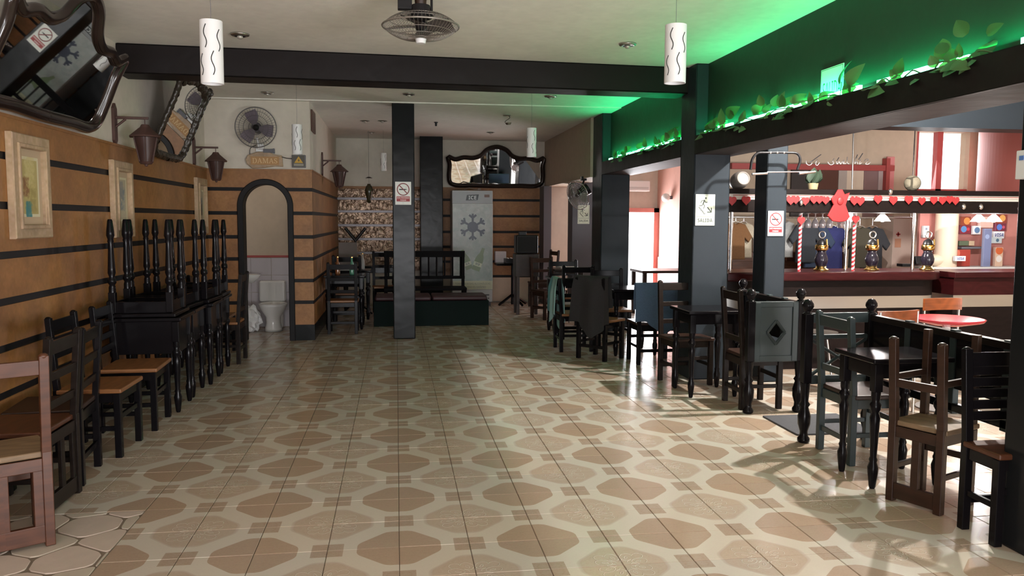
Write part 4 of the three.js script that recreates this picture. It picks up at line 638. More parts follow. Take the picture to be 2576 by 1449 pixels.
  const p = thing('hose_coil', 'small coiled tube lying on top of the fridge', 'hose', [1.3, 2.055, -14.3]); part(p, 'coil', [tube([[-0.1, 0.012, 0], [-0.02, 0.04, 0.03], [0.08, 0.02, 0], [0.14, 0.014, 0.02]], 0.01, 24), box(0.06, 0.035, 0.06, 0.16, 0.02, 0)], mat(S(0.2, 0.14, 0.1), 0.5));
}
{
  const t = thing('pedestal_table', 'tall black table on a tripod foot beside the fridge', 'table', [2.06, 0, -14.25]);
  part(t, 'tabletop', box(0.62, 0.04, 0.5, 0, 0.75, 0), M.ebony); part(t, 'column', cyl(0.025, 0.025, 0.72, 0, 0.38, 0), M.ebony); for (let k = 0; k < 4; k++) { const a = k * 90 * D + 0.5; part(t, 'foot', bar([0, 0.2, 0], [Math.sin(a) * 0.3, 0.025, Math.cos(a) * 0.3], 0.022), M.ebony); }
  const q = thing('mixing_desk', 'black mixing desk on the tripod table', 'mixer', [2.12, 0.77, -14.17]); part(q, 'case', box(0.42, 0.08, 0.3, 0, 0.04, 0), M.blackMetal); for (let i = 0; i < 6; i++) for (let j = 0; j < 3; j++) part(q, 'knob', cyl(0.01, 0.008, 0.015, -0.16 + i * 0.064, 0.087, -0.08 + j * 0.08, 0, 0, 0, 8), M.steel);
  const cb = thing('audio_cable', 'thin pale cable trailing from the mixing desk', 'cable', [2.2, 0.862, -14.12]); part(cb, 'wire', tube([[-0.1, 0.0, 0], [0, 0.05, 0.05], [0.1, 0.0, 0.08], [0.2, -0.06, 0.08]], 0.006, 20), M.white);
  solid('white_carton', 'white carton standing on the tripod table', 'carton', box(0.2, 0.2, 0.14, 1.86, 0.87, -14.42), mat(S(0.62, 0.58, 0.6), 0.7));
  const m = thing('loudspeaker', 'black speaker on a high dark cabinet near the far opening', 'speaker', [2.1, 0.98, -13.0]); part(m, 'case', box(0.36, 0.3, 0.26, 0, 0.16, 0, 0, 0, 0, 0.02), M.blackMetal); part(m, 'grille', box(0.32, 0.25, 0.01, 0, 0.16, 0.132), mat(S(0.02, 0.02, 0.022), 0.9)); part(m, 'handle', box(0.12, 0.06, 0.08, -0.06, 0.335, 0), M.blackMetal);
  const n = thing('cabinet_stand', 'dark wooden stand carrying the black speaker', 'stand', [2.1, 0, -13.0]); part(n, 'top', box(0.38, 0.36, 0.34, 0, 0.8, 0), M.brownDark); for (const sx of [-1, 1]) for (const sz of [-1, 1]) part(n, 'leg', box(0.05, 0.64, 0.05, sx * 0.15, 0.32, sz * 0.13), M.brownDark);
  chair('dark brown chair in front of the speaker stand', [2.35, 0, -12.3], 0.4, { frame: M.brownDark, seatM: M.brownDark, slats: 3, h: 0.95 });
  chair('dark brown chair beside the far opening', [2.55, 0, -13.9], -1.4, { frame: M.brownDark, seatM: M.brownDark, slats: 3, h: 1.0 });
  table('dark table with pale papers before the far opening', [2.72, 0, -12.75], 0, { w: 0.5, d: 0.6, m: M.brownDark, top: M.brownDark });
  solid('paper_stack', 'pale stack of papers on the dark table by the far opening', 'papers', box(0.3, 0.03, 0.22, 2.72, 0.776, -12.7, 0, 0.2, 0), M.white);
}
{
  const t = thing('microphone_stand', 'black forked stand in front of the foil wall', 'stand', [-0.64, 0, -12.95]);
  part(t, 'pole', cyl(0.018, 0.018, 1.22, 0, 0.62, 0), M.blackMetal); for (const s of [-1, 1]) part(t, 'fork', bar([0, 1.2, 0], [s * 0.16, 1.4, 0], 0.024, 8), M.blackMetal); for (let k = 0; k < 3; k++) { const a = k * 120 * D; part(t, 'foot', bar([0, 0.25, 0], [Math.sin(a) * 0.28, 0.015, Math.cos(a) * 0.28], 0.014), M.blackMetal); }
  solid('easel_board', 'brown grey board standing on the corner table under the forked stand', 'board', box(0.28, 0.42, 0.02, -0.74, 0.97, -12.6, -0.08, 0, 0), mat(S(0.14, 0.11, 0.1), 0.6));
  solid('white_tray', 'pale tray on the corner table', 'tray', box(0.24, 0.03, 0.14, -0.78, 0.777, -12.42), M.white);
  const b = thing('hanging_vase_lamp', 'dark amber vase lamp hanging before the foil wall', 'pendant lamp', [-0.44, 1.8, -13.5]); part(b, 'vase', lathe([[0.001, 0], [0.03, 0.01], [0.035, 0.06], [0.062, 0.16], [0.066, 0.22], [0.045, 0.28], [0.025, 0.3], [0.03, 0.315], [0.001, 0.315]], 20), mat(S(0.035, 0.028, 0.012), 0.25)); part(b, 'wire', bar([0, 0.31, 0], [0, 1.18, 0], 0.002, 5), M.blackMetal); part(b, 'canopy', cyl(0.06, 0.02, 0.02, 0, 0.42, 0), M.brownDark);
  for (const [x, y, z, c, w] of [[-0.62, 0.76, -11.42, [0.1, 0.3, 0.2], 'green glass bottle on the corner table nearest the column'], [-0.82, 0.76, -11.5, [0.3, 0.12, 0.05], 'amber bottle on the corner table nearest the column'], [-0.52, 0.76, -12.6, [0.4, 0.4, 0.42], 'pale bottle on the second corner table']]) { const k = thing('bottle', w, 'bottle', [x, y, z]); part(k, 'glass', lathe([[0.001, 0], [0.032, 0], [0.034, 0.02], [0.034, 0.13], [0.014, 0.19], [0.013, 0.24], [0.001, 0.24]], 14), mat(S(...c), 0.12)); part(k, 'cap', cyl(0.015, 0.015, 0.014, 0, 0.245, 0, 0, 0, 0, 10), M.brass); }
}
// street lobby fittings
{
  const t = thing('air_conditioner', 'white air conditioner above the street door', 'air conditioner', [4.45, 2.18, -14.75]); part(t, 'case', box(0.55, 0.2, 0.2, 0, 0, 0, 0, 0, 0, 0.02), M.white); part(t, 'louvre', [box(0.48, 0.012, 0.02, 0, -0.06, 0.1), box(0.48, 0.012, 0.02, 0, -0.03, 0.1)], mat(S(0.5, 0.5, 0.5), 0.5));
  const c = thing('emergency_lamp', 'white emergency lamp on the lobby wall', 'lamp', [4.9, 1.95, -14.1]); part(c, 'head', ball(0.1, -0.06, 0, 0, 0.7, 0.8, 1.3), M.white); part(c, 'bracket', box(0.06, 0.06, 0.1, 0.02, 0, 0), M.greyDark);
  for (const [z, y, w] of [[-13.0, 1.5, 'evacuation notice nearer the bar'], [-13.3, 1.46, 'evacuation notice nearer the street door']]) board('lobby_notice', `small pale red-printed ${w}`, 0.26, 0.36, [4.948, y, z], -Math.PI / 2, (g, a, h) => { g.fillStyle = '#f3e3dc'; g.fillRect(0, 0, a, h); g.strokeStyle = '#a5544a'; g.lineWidth = 5; g.strokeRect(4, 4, a - 8, h - 8); g.fillStyle = '#8a3a34'; g.beginPath(); g.ellipse(a * 0.5, h * 0.3, a * 0.12, h * 0.17, 0.3, 0, 7); g.fill(); for (let k = 0; k < 4; k++) g.fillRect(a * 0.2, h * (0.58 + k * 0.09), a * 0.6, 5); });
  const r = thing('lobby_table', 'low dark table in the street lobby', 'table', [4.3, 0, -12.6]); part(r, 'tabletop', box(0.9, 0.04, 0.7, 0, 0.72, 0), M.brownDark); for (const sx of [-1, 1]) for (const sz of [-1, 1]) part(r, 'leg', box(0.06, 0.7, 0.06, sx * 0.4, 0.35, sz * 0.3), M.brownDark);
}
// ---------- bar ----------
const BZ = -7.7;
{
  const t = thing('bar_counter', 'long dark bar counter with a polished steel band and rounded end', 'bar counter', [0, 0, 0]);
  const outline = (x0, x1, r, zf, zb, grow) => { const s = new THREE.Shape(); s.moveTo(x0, -zb); s.lineTo(x0, -(zf + grow)); s.lineTo(x1 - r, -(zf + grow)); s.absarc(x1 - r, -(zf - r), r + grow, -Math.PI / 2, 0, false); s.lineTo(x1 + grow, -zb); s.lineTo(x0, -zb); return s; };
  const slabOf = (grow, y0, y1, bev = 0) => new THREE.ExtrudeGeometry(outline(3.3, 5.68, 0.22, BZ, BZ - 0.55, grow), { depth: y1 - y0, bevelEnabled: bev > 0, bevelSize: bev, bevelThickness: bev, bevelSegments: 2, curveSegments: 14 }).rotateX(-Math.PI / 2).translate(0, y0, 0);
  part(t, 'plinth', slabOf(-0.05, 0.0, 0.12), M.barDark); part(t, 'lower_front', slabOf(-0.01, 0.12, 0.635), M.barDark); part(t, 'steel_band', slabOf(0.004, 0.635, 0.76), M.steel, { uv: true }); part(t, 'upper_front', slabOf(0, 0.76, 0.925), M.barDark); part(t, 'worktop', slabOf(0.05, 0.94, 1.0, 0.015), M.barRed);
  const u = thing('side_counter', 'short dark bar counter with a steel band right of the rounded end', 'bar counter', [0, 0, 0]);
  part(u, 'lower_front', slab(5.82, 7.2, 0, 0.635, BZ, BZ - 0.5), M.barDark); part(u, 'steel_band', slab(5.816, 7.204, 0.635, 0.76, BZ + 0.006, BZ - 0.5), M.steel, { uv: true }); part(u, 'upper_front', slab(5.82, 7.2, 0.76, 0.94, BZ, BZ - 0.5), M.barRed); part(u, 'worktop', box(1.42, 0.06, 0.56, 6.51, 0.975, BZ - 0.24), M.barRed);
  const c = thing('bar_canopy', 'dark wooden bar canopy with a pale stripe over the counter', 'canopy', [0, 0, 0]);
  part(c, 'lower_board', box(4.0, 0.122, 0.5, 5.2, 1.685, BZ - 0.28), M.barDark); part(c, 'pale_stripe', box(4.0, 0.06, 0.48, 5.2, 1.777, BZ - 0.28), mat(S(0.6, 0.55, 0.48), 0.5)); part(c, 'upper_board', box(4.0, 0.05, 0.52, 5.2, 1.832, BZ - 0.28), M.barDark);
  for (const x of [3.42, 4.7, 5.47, 6.8]) part(c, 'steel_pole', cyl(0.016, 0.016, 0.61, x, 1.323, BZ - 0.2), M.chrome);
  for (const [x, y] of [[4.08, 1.72], [5.06, 1.84], [5.9, 1.69], [6.1, 1.69], [6.55, 1.67]]) part(c, 'spot_cap', ball(0.025, x, y, BZ - 0.015, 1, 1.3, 0.8), M.chrome);
}
const tStripe = canvasTex(64, 512, (c, w, h) => { c.fillStyle = '#e9dede'; c.fillRect(0, 0, w, h); c.fillStyle = '#c03038'; c.save(); for (let y = -64; y < h; y += 40) { c.beginPath(); c.moveTo(0, y + 34); c.lineTo(w, y); c.lineTo(w, y + 20); c.lineTo(0, y + 54); c.fill(); } c.restore(); });
for (const [px, w] of [[2012, 'candy striped pole left of the first beer tap'], [2148, 'candy striped pole between the first two beer taps']]) { const p = PZ(px, 610, BZ - 0.12); const t = thing('striped_pole', `red and white ${w}`, 'pole', [p.x, 1.015, p.z]); part(t, 'pole', cyl(0.017, 0.017, 0.6, 0, 0.3, 0), mat(S(0.9, 0.9, 0.9), 0.4, { map: tStripe }), { uv: true }); }
const heart = (s) => { const h = new THREE.Shape(); h.moveTo(0, -s); h.bezierCurveTo(-s * 0.4, -s * 0.5, -s * 1.1, -s * 0.2, -s * 0.9, s * 0.45); h.bezierCurveTo(-s * 0.7, s * 0.95, -s * 0.1, s * 0.9, 0, s * 0.45); h.bezierCurveTo(s * 0.1, s * 0.9, s * 0.7, s * 0.95, s * 0.9, s * 0.45); h.bezierCurveTo(s * 1.1, -s * 0.2, s * 0.4, -s * 0.5, 0, -s); return h; };
{
  const t = thing('heart_garland', 'red paper heart garland strung along the pale stripe of the canopy', 'garland', [0, 0, 0]);
  for (const px of [1842, 1878, 1990, 2003, 2027, 2048, 2062, 2078, 2150, 2165, 2210, 2248, 2287, 2320, 2350, 2372, 2390, 2405]) { const p = PZ(px, 503 + rnd(-2, 3), BZ + 0.0), s = px > 2300 || (px > 2000 && px < 2090) ? 0.045 : 0.05; part(t, 'heart', ext(heart(s), 0.006, 0.001).translate(p.x, p.y, p.z - 0.012 + rnd(0, 0.004)), M.red); }
  part(t, 'string', bar([3.35, 1.79, BZ - 0.013], [6.6, 1.79, BZ - 0.013], 0.003, 5), M.red);
  const b = thing('red_bow', 'big red paper bow figure hanging on the canopy', 'decoration', [PZ(2110, 520, BZ).x, 1.7, BZ + 0.005]);
  part(b, 'bow', ext([[-0.05, 0.1], [-0.02, 0.15], [0.02, 0.15], [0.05, 0.1], [0.1, 0.12], [0.06, 0.0], [0.11, -0.12], [0.07, -0.16], [0, -0.17], [-0.07, -0.16], [-0.12, -0.11], [-0.06, 0.0], [-0.09, 0.06]], 0.012, 0.006), M.red); part(b, 'knot', ball(0.035, 0, 0.04, 0.02, 1, 1.2, 0.5), M.red);
  for (const [px, py, w] of [[2015, 555, 'candy pole'], [2152, 552, 'second candy pole']]) { const p = PZ(px, py, BZ - 0.09); solid('hanging_heart', `small red paper heart on the ${w}`, 'decoration', ext(heart(0.045), 0.006, 0.001).translate(p.x, p.y, p.z), M.red); }
}
for (const [px, w] of [[2065, 'between the candy poles'], [2192, 'right of the second candy pole'], [2332, 'nearest the cash desk']]) {
  const p = PZ(px, 680, BZ - 0.22), t = thing('beer_tap', `dark ceramic beer tap column with gold collars ${w}`, 'beer tap', [p.x, 1.016, p.z], 0, 'beer tap columns');
  part(t, 'base', lathe([[0.001, 0], [0.075, 0], [0.078, 0.012], [0.05, 0.03], [0.055, 0.045], [0.001, 0.045]], 24), M.brass); part(t, 'body', lathe([[0.045, 0.045], [0.062, 0.08], [0.068, 0.12], [0.055, 0.16], [0.042, 0.19], [0.05, 0.215], [0.001, 0.215]], 24), mat(S(0.015, 0.012, 0.02), 0.12)); part(t, 'collar', lathe([[0.05, 0.21], [0.066, 0.22], [0.066, 0.265], [0.05, 0.275], [0.001, 0.275]], 24), M.brass); part(t, 'dome', lathe([[0.055, 0.275], [0.045, 0.31], [0.02, 0.33], [0.001, 0.335]], 20), M.blackMetal); part(t, 'badge', new THREE.TorusGeometry(0.035, 0.007, 8, 24).translate(0, 0.375, 0), M.steel); part(t, 'lever', [bar([0, 0.24, 0.06], [0, 0.27, 0.1], 0.008), bar([0, 0.27, 0.1], [0, 0.33, 0.09], 0.01)], M.brass);
}
// things on top of the canopy
{
  const y = 1.862, at = (px, py) => PZ(px, py, BZ - 0.3);
  let p = at(1860, 465); const k = thing('small_keg', 'grey keg lying on the canopy behind the slim post', 'keg', [p.x, y, p.z]); part(k, 'barrel', place(lathe([[0.001, -0.1], [0.07, -0.1], [0.085, -0.05], [0.09, 0], [0.085, 0.05], [0.07, 0.1], [0.06, 0.1], [0.06, 0.09], [0.001, 0.09]], 24), 0, 0.09, 0, Math.PI / 2 - 0.2, 0, 0), mat(S(0.3, 0.26, 0.23), 0.45));
  p = at(2045, 470); const q = thing('potted_plant', 'dark leafy plant in a straw pot on the canopy', 'plant', [p.x, y, p.z]); part(q, 'pot', cyl(0.045, 0.055, 0.07, 0, 0.035, 0), mat(S(0.45, 0.36, 0.2), 0.8)); for (let i = 0; i < 16; i++) { const m = part(q, 'leaf', leafG[i % 3], mat(S(0.05, 0.08, 0.05), 0.6, { side: THREE.DoubleSide }), { uv: true }); m.position.set(rnd(-0.03, 0.03), 0.07, rnd(-0.03, 0.03)); m.rotation.order = 'YXZ'; m.rotation.set(rnd(0.2, 1.2), rnd(6.28), 0); m.scale.setScalar(rnd(0.9, 1.5)); }
  p = at(2295, 472); solid('woven_ball', 'round woven straw ball on the canopy near the bright window', 'ball', new THREE.IcosahedronGeometry(0.085, 3).translate(p.x, y + 0.082, p.z), mat(S(0.28, 0.24, 0.17), 0.85, { bumpMap: tFoilB, bumpScale: 0.01 }));
}
{ // rack hoop hanging before the slim post
  const A = (px, py) => PZ(px, py, -7.0).toArray(), t = thing('wine_glass_hoop', 'bent black metal hoop with chrome rail on the slim grey post', 'rack', [0, 0, 0]);
  part(t, 'hoop', tube([A(1888, 427), A(1893, 400), A(1905, 386), A(1930, 384), A(1980, 384), A(2006, 387), A(2013, 402), A(2006, 427)], 0.012, 60), M.blackMetal); part(t, 'rail', [bar(A(1892, 438), A(1930, 436), 0.012), bar(A(1930, 433), A(2052, 432), 0.006), bar(A(2010, 437), A(2050, 432), 0.012)], M.chrome); for (const px of [1938, 1955, 1972]) part(t, 'clip', ball(0.014, ...A(px, 384)), M.chrome);
}
{ // unlit script tubes
  const A = (x, y) => { const v = PZ(1980 + x / 7.246, 360 + y / 7.246, BZ - 0.25); return [v.x, v.y, v.z]; }, t = thing('script_sign', 'unlit handwritten glass tube lettering above the canopy', 'sign', [0, 0, 0]), m = mat(S(0.45, 0.42, 0.41), 0.2), dk = M.greyDark;
  for (const [name, s, mm] of [['letter_tube', [[345, 320], [355, 375], [395, 402], [440, 388], [455, 360]], m], ['tube_lead', [[415, 355], [520, 280], [620, 207]], dk], ['letter_tube', [[560, 290], [525, 350], [525, 395], [550, 405], [592, 355]], m], ['letter_tube', [[740, 340], [770, 385], [810, 395], [850, 370], [835, 320], [860, 280]], m], ['tube_lead', [[905, 330], [945, 262]], dk], ['letter_tube', [[900, 330], [915, 385], [950, 330], [975, 385], [1010, 330], [1030, 380]], m], ['letter_tube', [[1035, 300], [1045, 375], [1075, 370]], m], ['letter_tube', [[1100, 250], [1095, 360], [1130, 380]], m], ['tube_lead', [[1255, 280], [1285, 210]], dk], ['letter_tube', [[1250, 270], [1235, 375], [1270, 330], [1290, 380]], m], ['tube_lead', [[1305, 300], [1380, 185]], dk], ['letter_tube', [[1340, 300], [1320, 380], [1360, 360]], m], ['letter_tube', [[1410, 330], [1440, 295], [1480, 300], [1450, 350], [1430, 380], [1480, 385], [1520, 345]], m]]) part(t, name, tube(s.map(([x, y]) => A(x, y)), 0.0045, 24, false, 6), mm);
  part(t, 'hanger', [bar([A(1185, 100)[0], CH, A(1185, 100)[2]], A(1185, 840), 0.008, 6)], M.steel);
}
// red framed hatch and panels on the bar wall
{
  const B = (px, py) => PZ(px, py, -10.98), t = thing('red_hatch', 'red framed serving hatch on the bar wall', 'hatch', [0, 0, 0]);
  const a = B(1836, 411), b = B(2242, 431); part(t, 'lintel', slab(a.x, b.x, b.y, a.y, -10.99, -10.9), M.redPaint); part(t, 'post', slab(B(2221, 400).x, B(2230, 400).x, 1.6, 2.45, -10.99, -10.88), M.redPaint); part(t, 'pink_leaf', slab(B(2231, 400).x, B(2250, 400).x, 1.6, 2.48, -10.99, -10.97), mat(S(0.75, 0.3, 0.3), 0.5));
  for (const [p, q, c, n] of [[2035, 2107, [0.12, 0.045, 0.03], 'brown_panel'], [2108, 2129, [0.5, 0.44, 0.4], 'grey_panel'], [2129, 2171, [0.8, 0.68, 0.55], 'cream_panel'], [2172, 2207, [0.3, 0.19, 0.19], 'mauve_panel'], [2208, 2221, [0.55, 0.45, 0.44], 'pale_panel'], [1990, 2034, [0.06, 0.05, 0.05], 'dark_panel']]) part(t, n, slab(B(p, 440).x, B(q, 440).x, 1.6, b.y, -10.99, -10.96), mat(S(...c), 0.7));
}
// back bar: clothes rail, shirts, glasses, cabinets
const RZ = -9.6;
{
  const t = thing('back_cabinet', 'brown wooden cabinet behind the bar under the hanging shirts', 'cabinet', [4.9, 0, -10.3]); part(t, 'body', box(2.2, 1.12, 0.4, 0, 0.56, 0), M.brown); for (let k = 0; k < 4; k++) part(t, 'door', box(0.5, 0.9, 0.02, -0.8 + k * 0.54, 0.55, 0.21), M.brown);
  const r = thing('clothes_rail', 'chrome rail above the back cabinet', 'rail', [5.2, 1.58, RZ]); part(r, 'rod', cyl(0.011, 0.011, 2.9, 0, 0, 0, 0, 0, Math.PI / 2), M.chrome); for (const x of [-1.4, 1.4]) part(r, 'drop', bar([x, 0, 0], [x, CH - 1.58, 0], 0.008), M.chrome);
  let layer = 0; const shirt = (px, y1, y0, w, col, label) => { const x = PZ(px, 560, RZ).x, g = thing('hanging_shirt', label, 'shirt', [x, y0, RZ - 0.03 - (layer++ % 3) * 0.07], 0), h = y1 - y0, s = [[-w * 0.34, 0], [w * 0.34, 0], [w * 0.33, h * 0.62], [w * 0.5, h * 0.5], [w * 0.6, h * 0.62], [w * 0.34, h * 0.95], [w * 0.12, h], [0, h * 0.95], [-w * 0.12, h], [-w * 0.34, h * 0.95], [-w * 0.6, h * 0.62], [-w * 0.5, h * 0.5], [-w * 0.33, h * 0.62]]; part(g, 'cloth', ext(s, 0.03, 0.012), mat(S(...col), 0.9, { map: tCloth })); part(g, 'hanger', [tube([[-w * 0.3, h * 0.96, 0.015], [0, h + 0.03, 0.015], [w * 0.3, h * 0.96, 0.015]], 0.005, 12), bar([0, h + 0.03, 0.015], [0, 1.58 - y0, 0.015], 0.004)], M.chrome); };
  shirt(1852, 1.5, 1.06, 0.34, [0.2, 0.09, 0.03], 'brown shirt on the rail next to the dark post'); shirt(1878, 1.5, 1.08, 0.3, [0.55, 0.48, 0.36], 'cream shirt on the rail beside the brown shirt'); shirt(1990, 1.52, 1.08, 0.3, [0.55, 0.55, 0.54], 'white shirt half hidden by the slim grey post'); shirt(2030, 1.5, 1.02, 0.36, [0.03, 0.035, 0.045], 'black shirt beside the first candy pole'); shirt(2062, 1.46, 0.95, 0.42, [0.03, 0.05, 0.1], 'navy jersey behind the beer tap'); shirt(2105, 1.46, 0.9, 0.5, [0.03, 0.035, 0.16], 'bright blue jersey behind the counter'); shirt(2165, 1.45, 0.95, 0.36, [0.06, 0.05, 0.03], 'olive jersey behind the second candy pole'); shirt(2205, 1.45, 0.9, 0.4, [0.025, 0.025, 0.03], 'black jersey near the first aid door');
  const gl = lathe([[0.001, 0], [0.03, 0], [0.03, 0.004], [0.006, 0.01], [0.005, 0.06], [0.02, 0.075], [0.034, 0.1], [0.036, 0.13], [0.03, 0.16]], 14);
  const gm = mat(S(0.55, 0.52, 0.54), 0.08, { metalness: 0.3 });
  for (let k = 0; k < 7; k++) { const p = PZ(2015 + k * 18 + (k > 4 ? 10 : 0), 549, BZ - 0.35), g = thing('wine_glass', 'clear wine glass hanging upside down under the bar canopy', 'wine glass', [p.x, 1.622, p.z], 0, 'wine glasses hung under the canopy'); part(g, 'glass', gl.clone().rotateX(Math.PI), gm); }
  for (const px of [2140, 2220, 2462, 2500]) { const p = PZ(px, 548, BZ - 0.4), g = thing('pendant_dish', 'polished metal lamp dish under the bar canopy', 'lamp', [p.x, 1.615, p.z], 0, 'metal lamp dishes under the canopy'); part(g, 'dish', lathe([[0.02, 0], [0.05, -0.03], [0.085, -0.08], [0.08, -0.08], [0.045, -0.035], [0.015, -0.005]].reverse(), 22), mat(S(0.8, 0.8, 0.8), 0.35, { emissive: S(1, 0.96, 0.92), emissiveIntensity: 1.6 }));  part(g, 'bulb', ball(0.028, 0, -0.06, 0), mat(S(0.9, 0.9, 0.9), 0.4, { emissive: S(1, 0.96, 0.9), emissiveIntensity: 6 })); const l = new THREE.PointLight(S(1, 0.95, 0.9), 1.3, 0, 2); l.position.set(0, -0.06, 0); l.castShadow = true; g.add(l); }
  const d = PZ(2246, 600, -10.2), e = PZ(2312, 600, -10.2), f = thing('first_aid_cabinet', 'tall pinkish beige cupboard with a small red cross behind the bar', 'cupboard', [(d.x + e.x) / 2, 0, -10.35]); part(f, 'door', box(e.x - d.x, 1.62, 0.3, 0, 0.81, 0), mat(S(0.6, 0.47, 0.41), 0.6)); part(f, 'cross', [box(0.06, 0.02, 0.004, -0.12, 1.36, 0.153, 0, 0, 0, 0), box(0.02, 0.06, 0.004, -0.12, 1.36, 0.153, 0, 0, 0, 0)], M.red); part(f, 'label_print', box(0.09, 0.12, 0.003, -0.12, 1.24, 0.152, 0, 0, 0, 0), mat(S(0.55, 0.28, 0.18), 0.7)); part(f, 'head_panel', box(e.x - d.x, 0.22, 0.3, 0, 1.74, 0), M.cream);
}
{ // cash desk corner: pink back wall, shelves, cards, posters
  const W = -9.3, C = (px, py, z = W) => PZ(px, py, z), a = C(2395, 530), b = C(2560, 700);
  solid('kiosk_wall', 'dusky pink back panel of the cash desk corner', 'panel', slab(C(2318, 530).x, C(2600, 530).x, 0.3, 1.75, W - 0.02, W - 0.06), mat(S(0.5, 0.2, 0.18), 0.6, { map: tPlaster }));
  solid('cream_pillar', 'pale round pillar glowing behind the third beer tap', 'pillar', cyl(0.13, 0.13, 1.75, C(2360, 600).x, 0.875, W + 0.15), mat(S(0.8, 0.62, 0.48), 0.6));
  const sh = thing('glass_shelf', 'white shelf along the cash desk corner', 'shelf', [0, 0, 0]); const s0 = C(2300, 672), s1 = C(2540, 672); part(sh, 'board', box(s1.x - s0.x, 0.03, 0.28, (s0.x + s1.x) / 2, s0.y, W + 0.14), M.white); for (const x of [s0.x + 0.3, s1.x - 0.3]) part(sh, 'support', box(0.03, s0.y, 0.24, x, s0.y / 2, W + 0.12), M.greyDark);
  const sk = thing('upper_shelf', 'small grey shelf above the cash desk', 'shelf', [0, 0, 0]); const u0 = C(2392, 622), u1 = C(2460, 622); part(sk, 'board', box(u1.x - u0.x, 0.025, 0.2, (u0.x + u1.x) / 2, u0.y, W + 0.1), M.greyDark); part(sk, 'upright', tube([[u1.x, u0.y + 0.08, W + 0.18], [u1.x, u0.y, W + 0.18], [u1.x - 0.02, u0.y - 0.14, W + 0.18], [u1.x - 0.05, u0.y - 0.17, W + 0.18]], 0.012, 20), M.chrome);
  const item = (name, label, cat, px0, py0, px1, py1, col, dz, paint) => { const p = C(px0, py1, W + dz), q = C(px1, py0, W + dz), g = thing(name, label, cat, [(p.x + q.x) / 2, p.y, W + dz]), w = q.x - p.x, h = q.y - p.y; part(g, 'body', box(w, h, 0.04, 0, h / 2, -0.02), mat(S(...col), 0.5)); if (paint) part(g, 'print', new THREE.PlaneGeometry(w * 0.96, h * 0.96).translate(0, h / 2, 0.0015), mat(S(0.95, 0.95, 0.95), 0.5, { map: canvasTex(128, Math.max(16, Math.round((128 * h) / w)), paint) }), { uv: true }); };
  const card = (txt, bg, fg) => (c, w, h) => { c.fillStyle = bg; c.fillRect(0, 0, w, h); c.fillStyle = fg; c.textAlign = 'center'; c.font = `italic bold ${h * 0.7}px sans-serif`; c.fillText(txt, w / 2, h * 0.76, w * 0.85); };
  const flat = (bg, ...dots) => (c, w, h) => { c.fillStyle = bg; c.fillRect(0, 0, w, h); for (const [col, x, y, r] of dots) { c.fillStyle = col; c.beginPath(); c.arc(x * w, y * h, r * Math.min(w, h), 0, 7); c.fill(); } };
  item('card_sign', 'white payment card sign on the cash desk front', 'sign', 2402, 644, 2430, 657, [0.7, 0.7, 0.75], 0.34, card('VISA', '#e8e8ee', '#2b3a86'));
  item('card_sign', 'white payment card sign on the right of the cash desk', 'sign', 2498, 582, 2527, 600, [0.7, 0.7, 0.75], 0.06, card('VISA', '#dfe2ea', '#2b3a86'));
  item('card_notice', 'pale notice under the right payment card sign', 'notice', 2492, 597, 2521, 612, [0.65, 0.7, 0.72], 0.07, flat('#c8d4da', ['#4b6c86', 0.6, 0.5, 0.3]));
  item('photo_poster', 'poster with an orange disc above the cash desk', 'poster', 2414, 545, 2443, 567, [0.3, 0.12, 0.08], 0.03, flat('#8a3f2c', ['#e08a4a', 0.65, 0.5, 0.42])); item('photo_poster', 'poster with a blue disc above the cash desk', 'poster', 2414, 567, 2443, 588, [0.25, 0.05, 0.08], 0.03, flat('#7d2433', ['#5a8ac0', 0.35, 0.45, 0.4], ['#c03a4a', 0.75, 0.45, 0.2]));
  item('photo_poster', 'poster with an orange disc next to the near black post', 'poster', 2504, 540, 2534, 562, [0.3, 0.1, 0.08], 0.03, flat('#8a3a30', ['#d9a05a', 0.6, 0.4, 0.4])); item('photo_poster', 'poster with a blue disc next to the near black post', 'poster', 2504, 562, 2532, 581, [0.25, 0.06, 0.1], 0.03, flat('#6d2438', ['#5578c8', 0.35, 0.5, 0.42], ['#c0506a', 0.75, 0.5, 0.2]));
  item('round_card', 'white card with a blue round badge', 'card', 2448, 568, 2468, 590, [0.75, 0.72, 0.74], 0.06, flat('#e6e0e2', ['#5e7fa8', 0.5, 0.5, 0.38])); item('pale_notice', 'pale pink sheet pinned above the blue rail', 'notice', 2464, 545, 2500, 573, [0.72, 0.5, 0.46], 0.05, flat('#d8b0a6')); item('blue_rack', 'translucent blue card rack on the cash desk', 'rack', 2472, 575, 2496, 671, [0.3, 0.33, 0.5], 0.26, flat('#7d86ae', ['#a0b0d8', 0.4, 0.2, 0.3])); item('till', 'red cash register box behind the payment card sign', 'cash register', 2392, 628, 2442, 670, [0.45, 0.09, 0.07], 0.2, flat('#a83a30', ['#d0705a', 0.25, 0.2, 0.25]));
  item('book', 'orange and white booklet standing on the white shelf', 'booklet', 2502, 622, 2524, 671, [0.7, 0.5, 0.4], 0.14, flat('#e0c0a8', ['#d86a3a', 0.5, 0.15, 0.5], ['#ece6e0', 0.5, 0.6, 0.4])); item('notice_sheet', 'white lined sheet on the pale pillar', 'notice', 2322, 568, 2338, 598, [0.75, 0.72, 0.72], 0.03, flat('#e8e2e0', ['#7d8494', 0.5, 0.25, 0.2], ['#7d8494', 0.5, 0.65, 0.2])); item('box_green', 'dark green card box on the upper shelf', 'box', 2413, 606, 2437, 618, [0.1, 0.13, 0.08], 0.16); item('box_tan', 'tan box on the upper shelf', 'box', 2438, 606, 2452, 618, [0.5, 0.36, 0.24], 0.16);
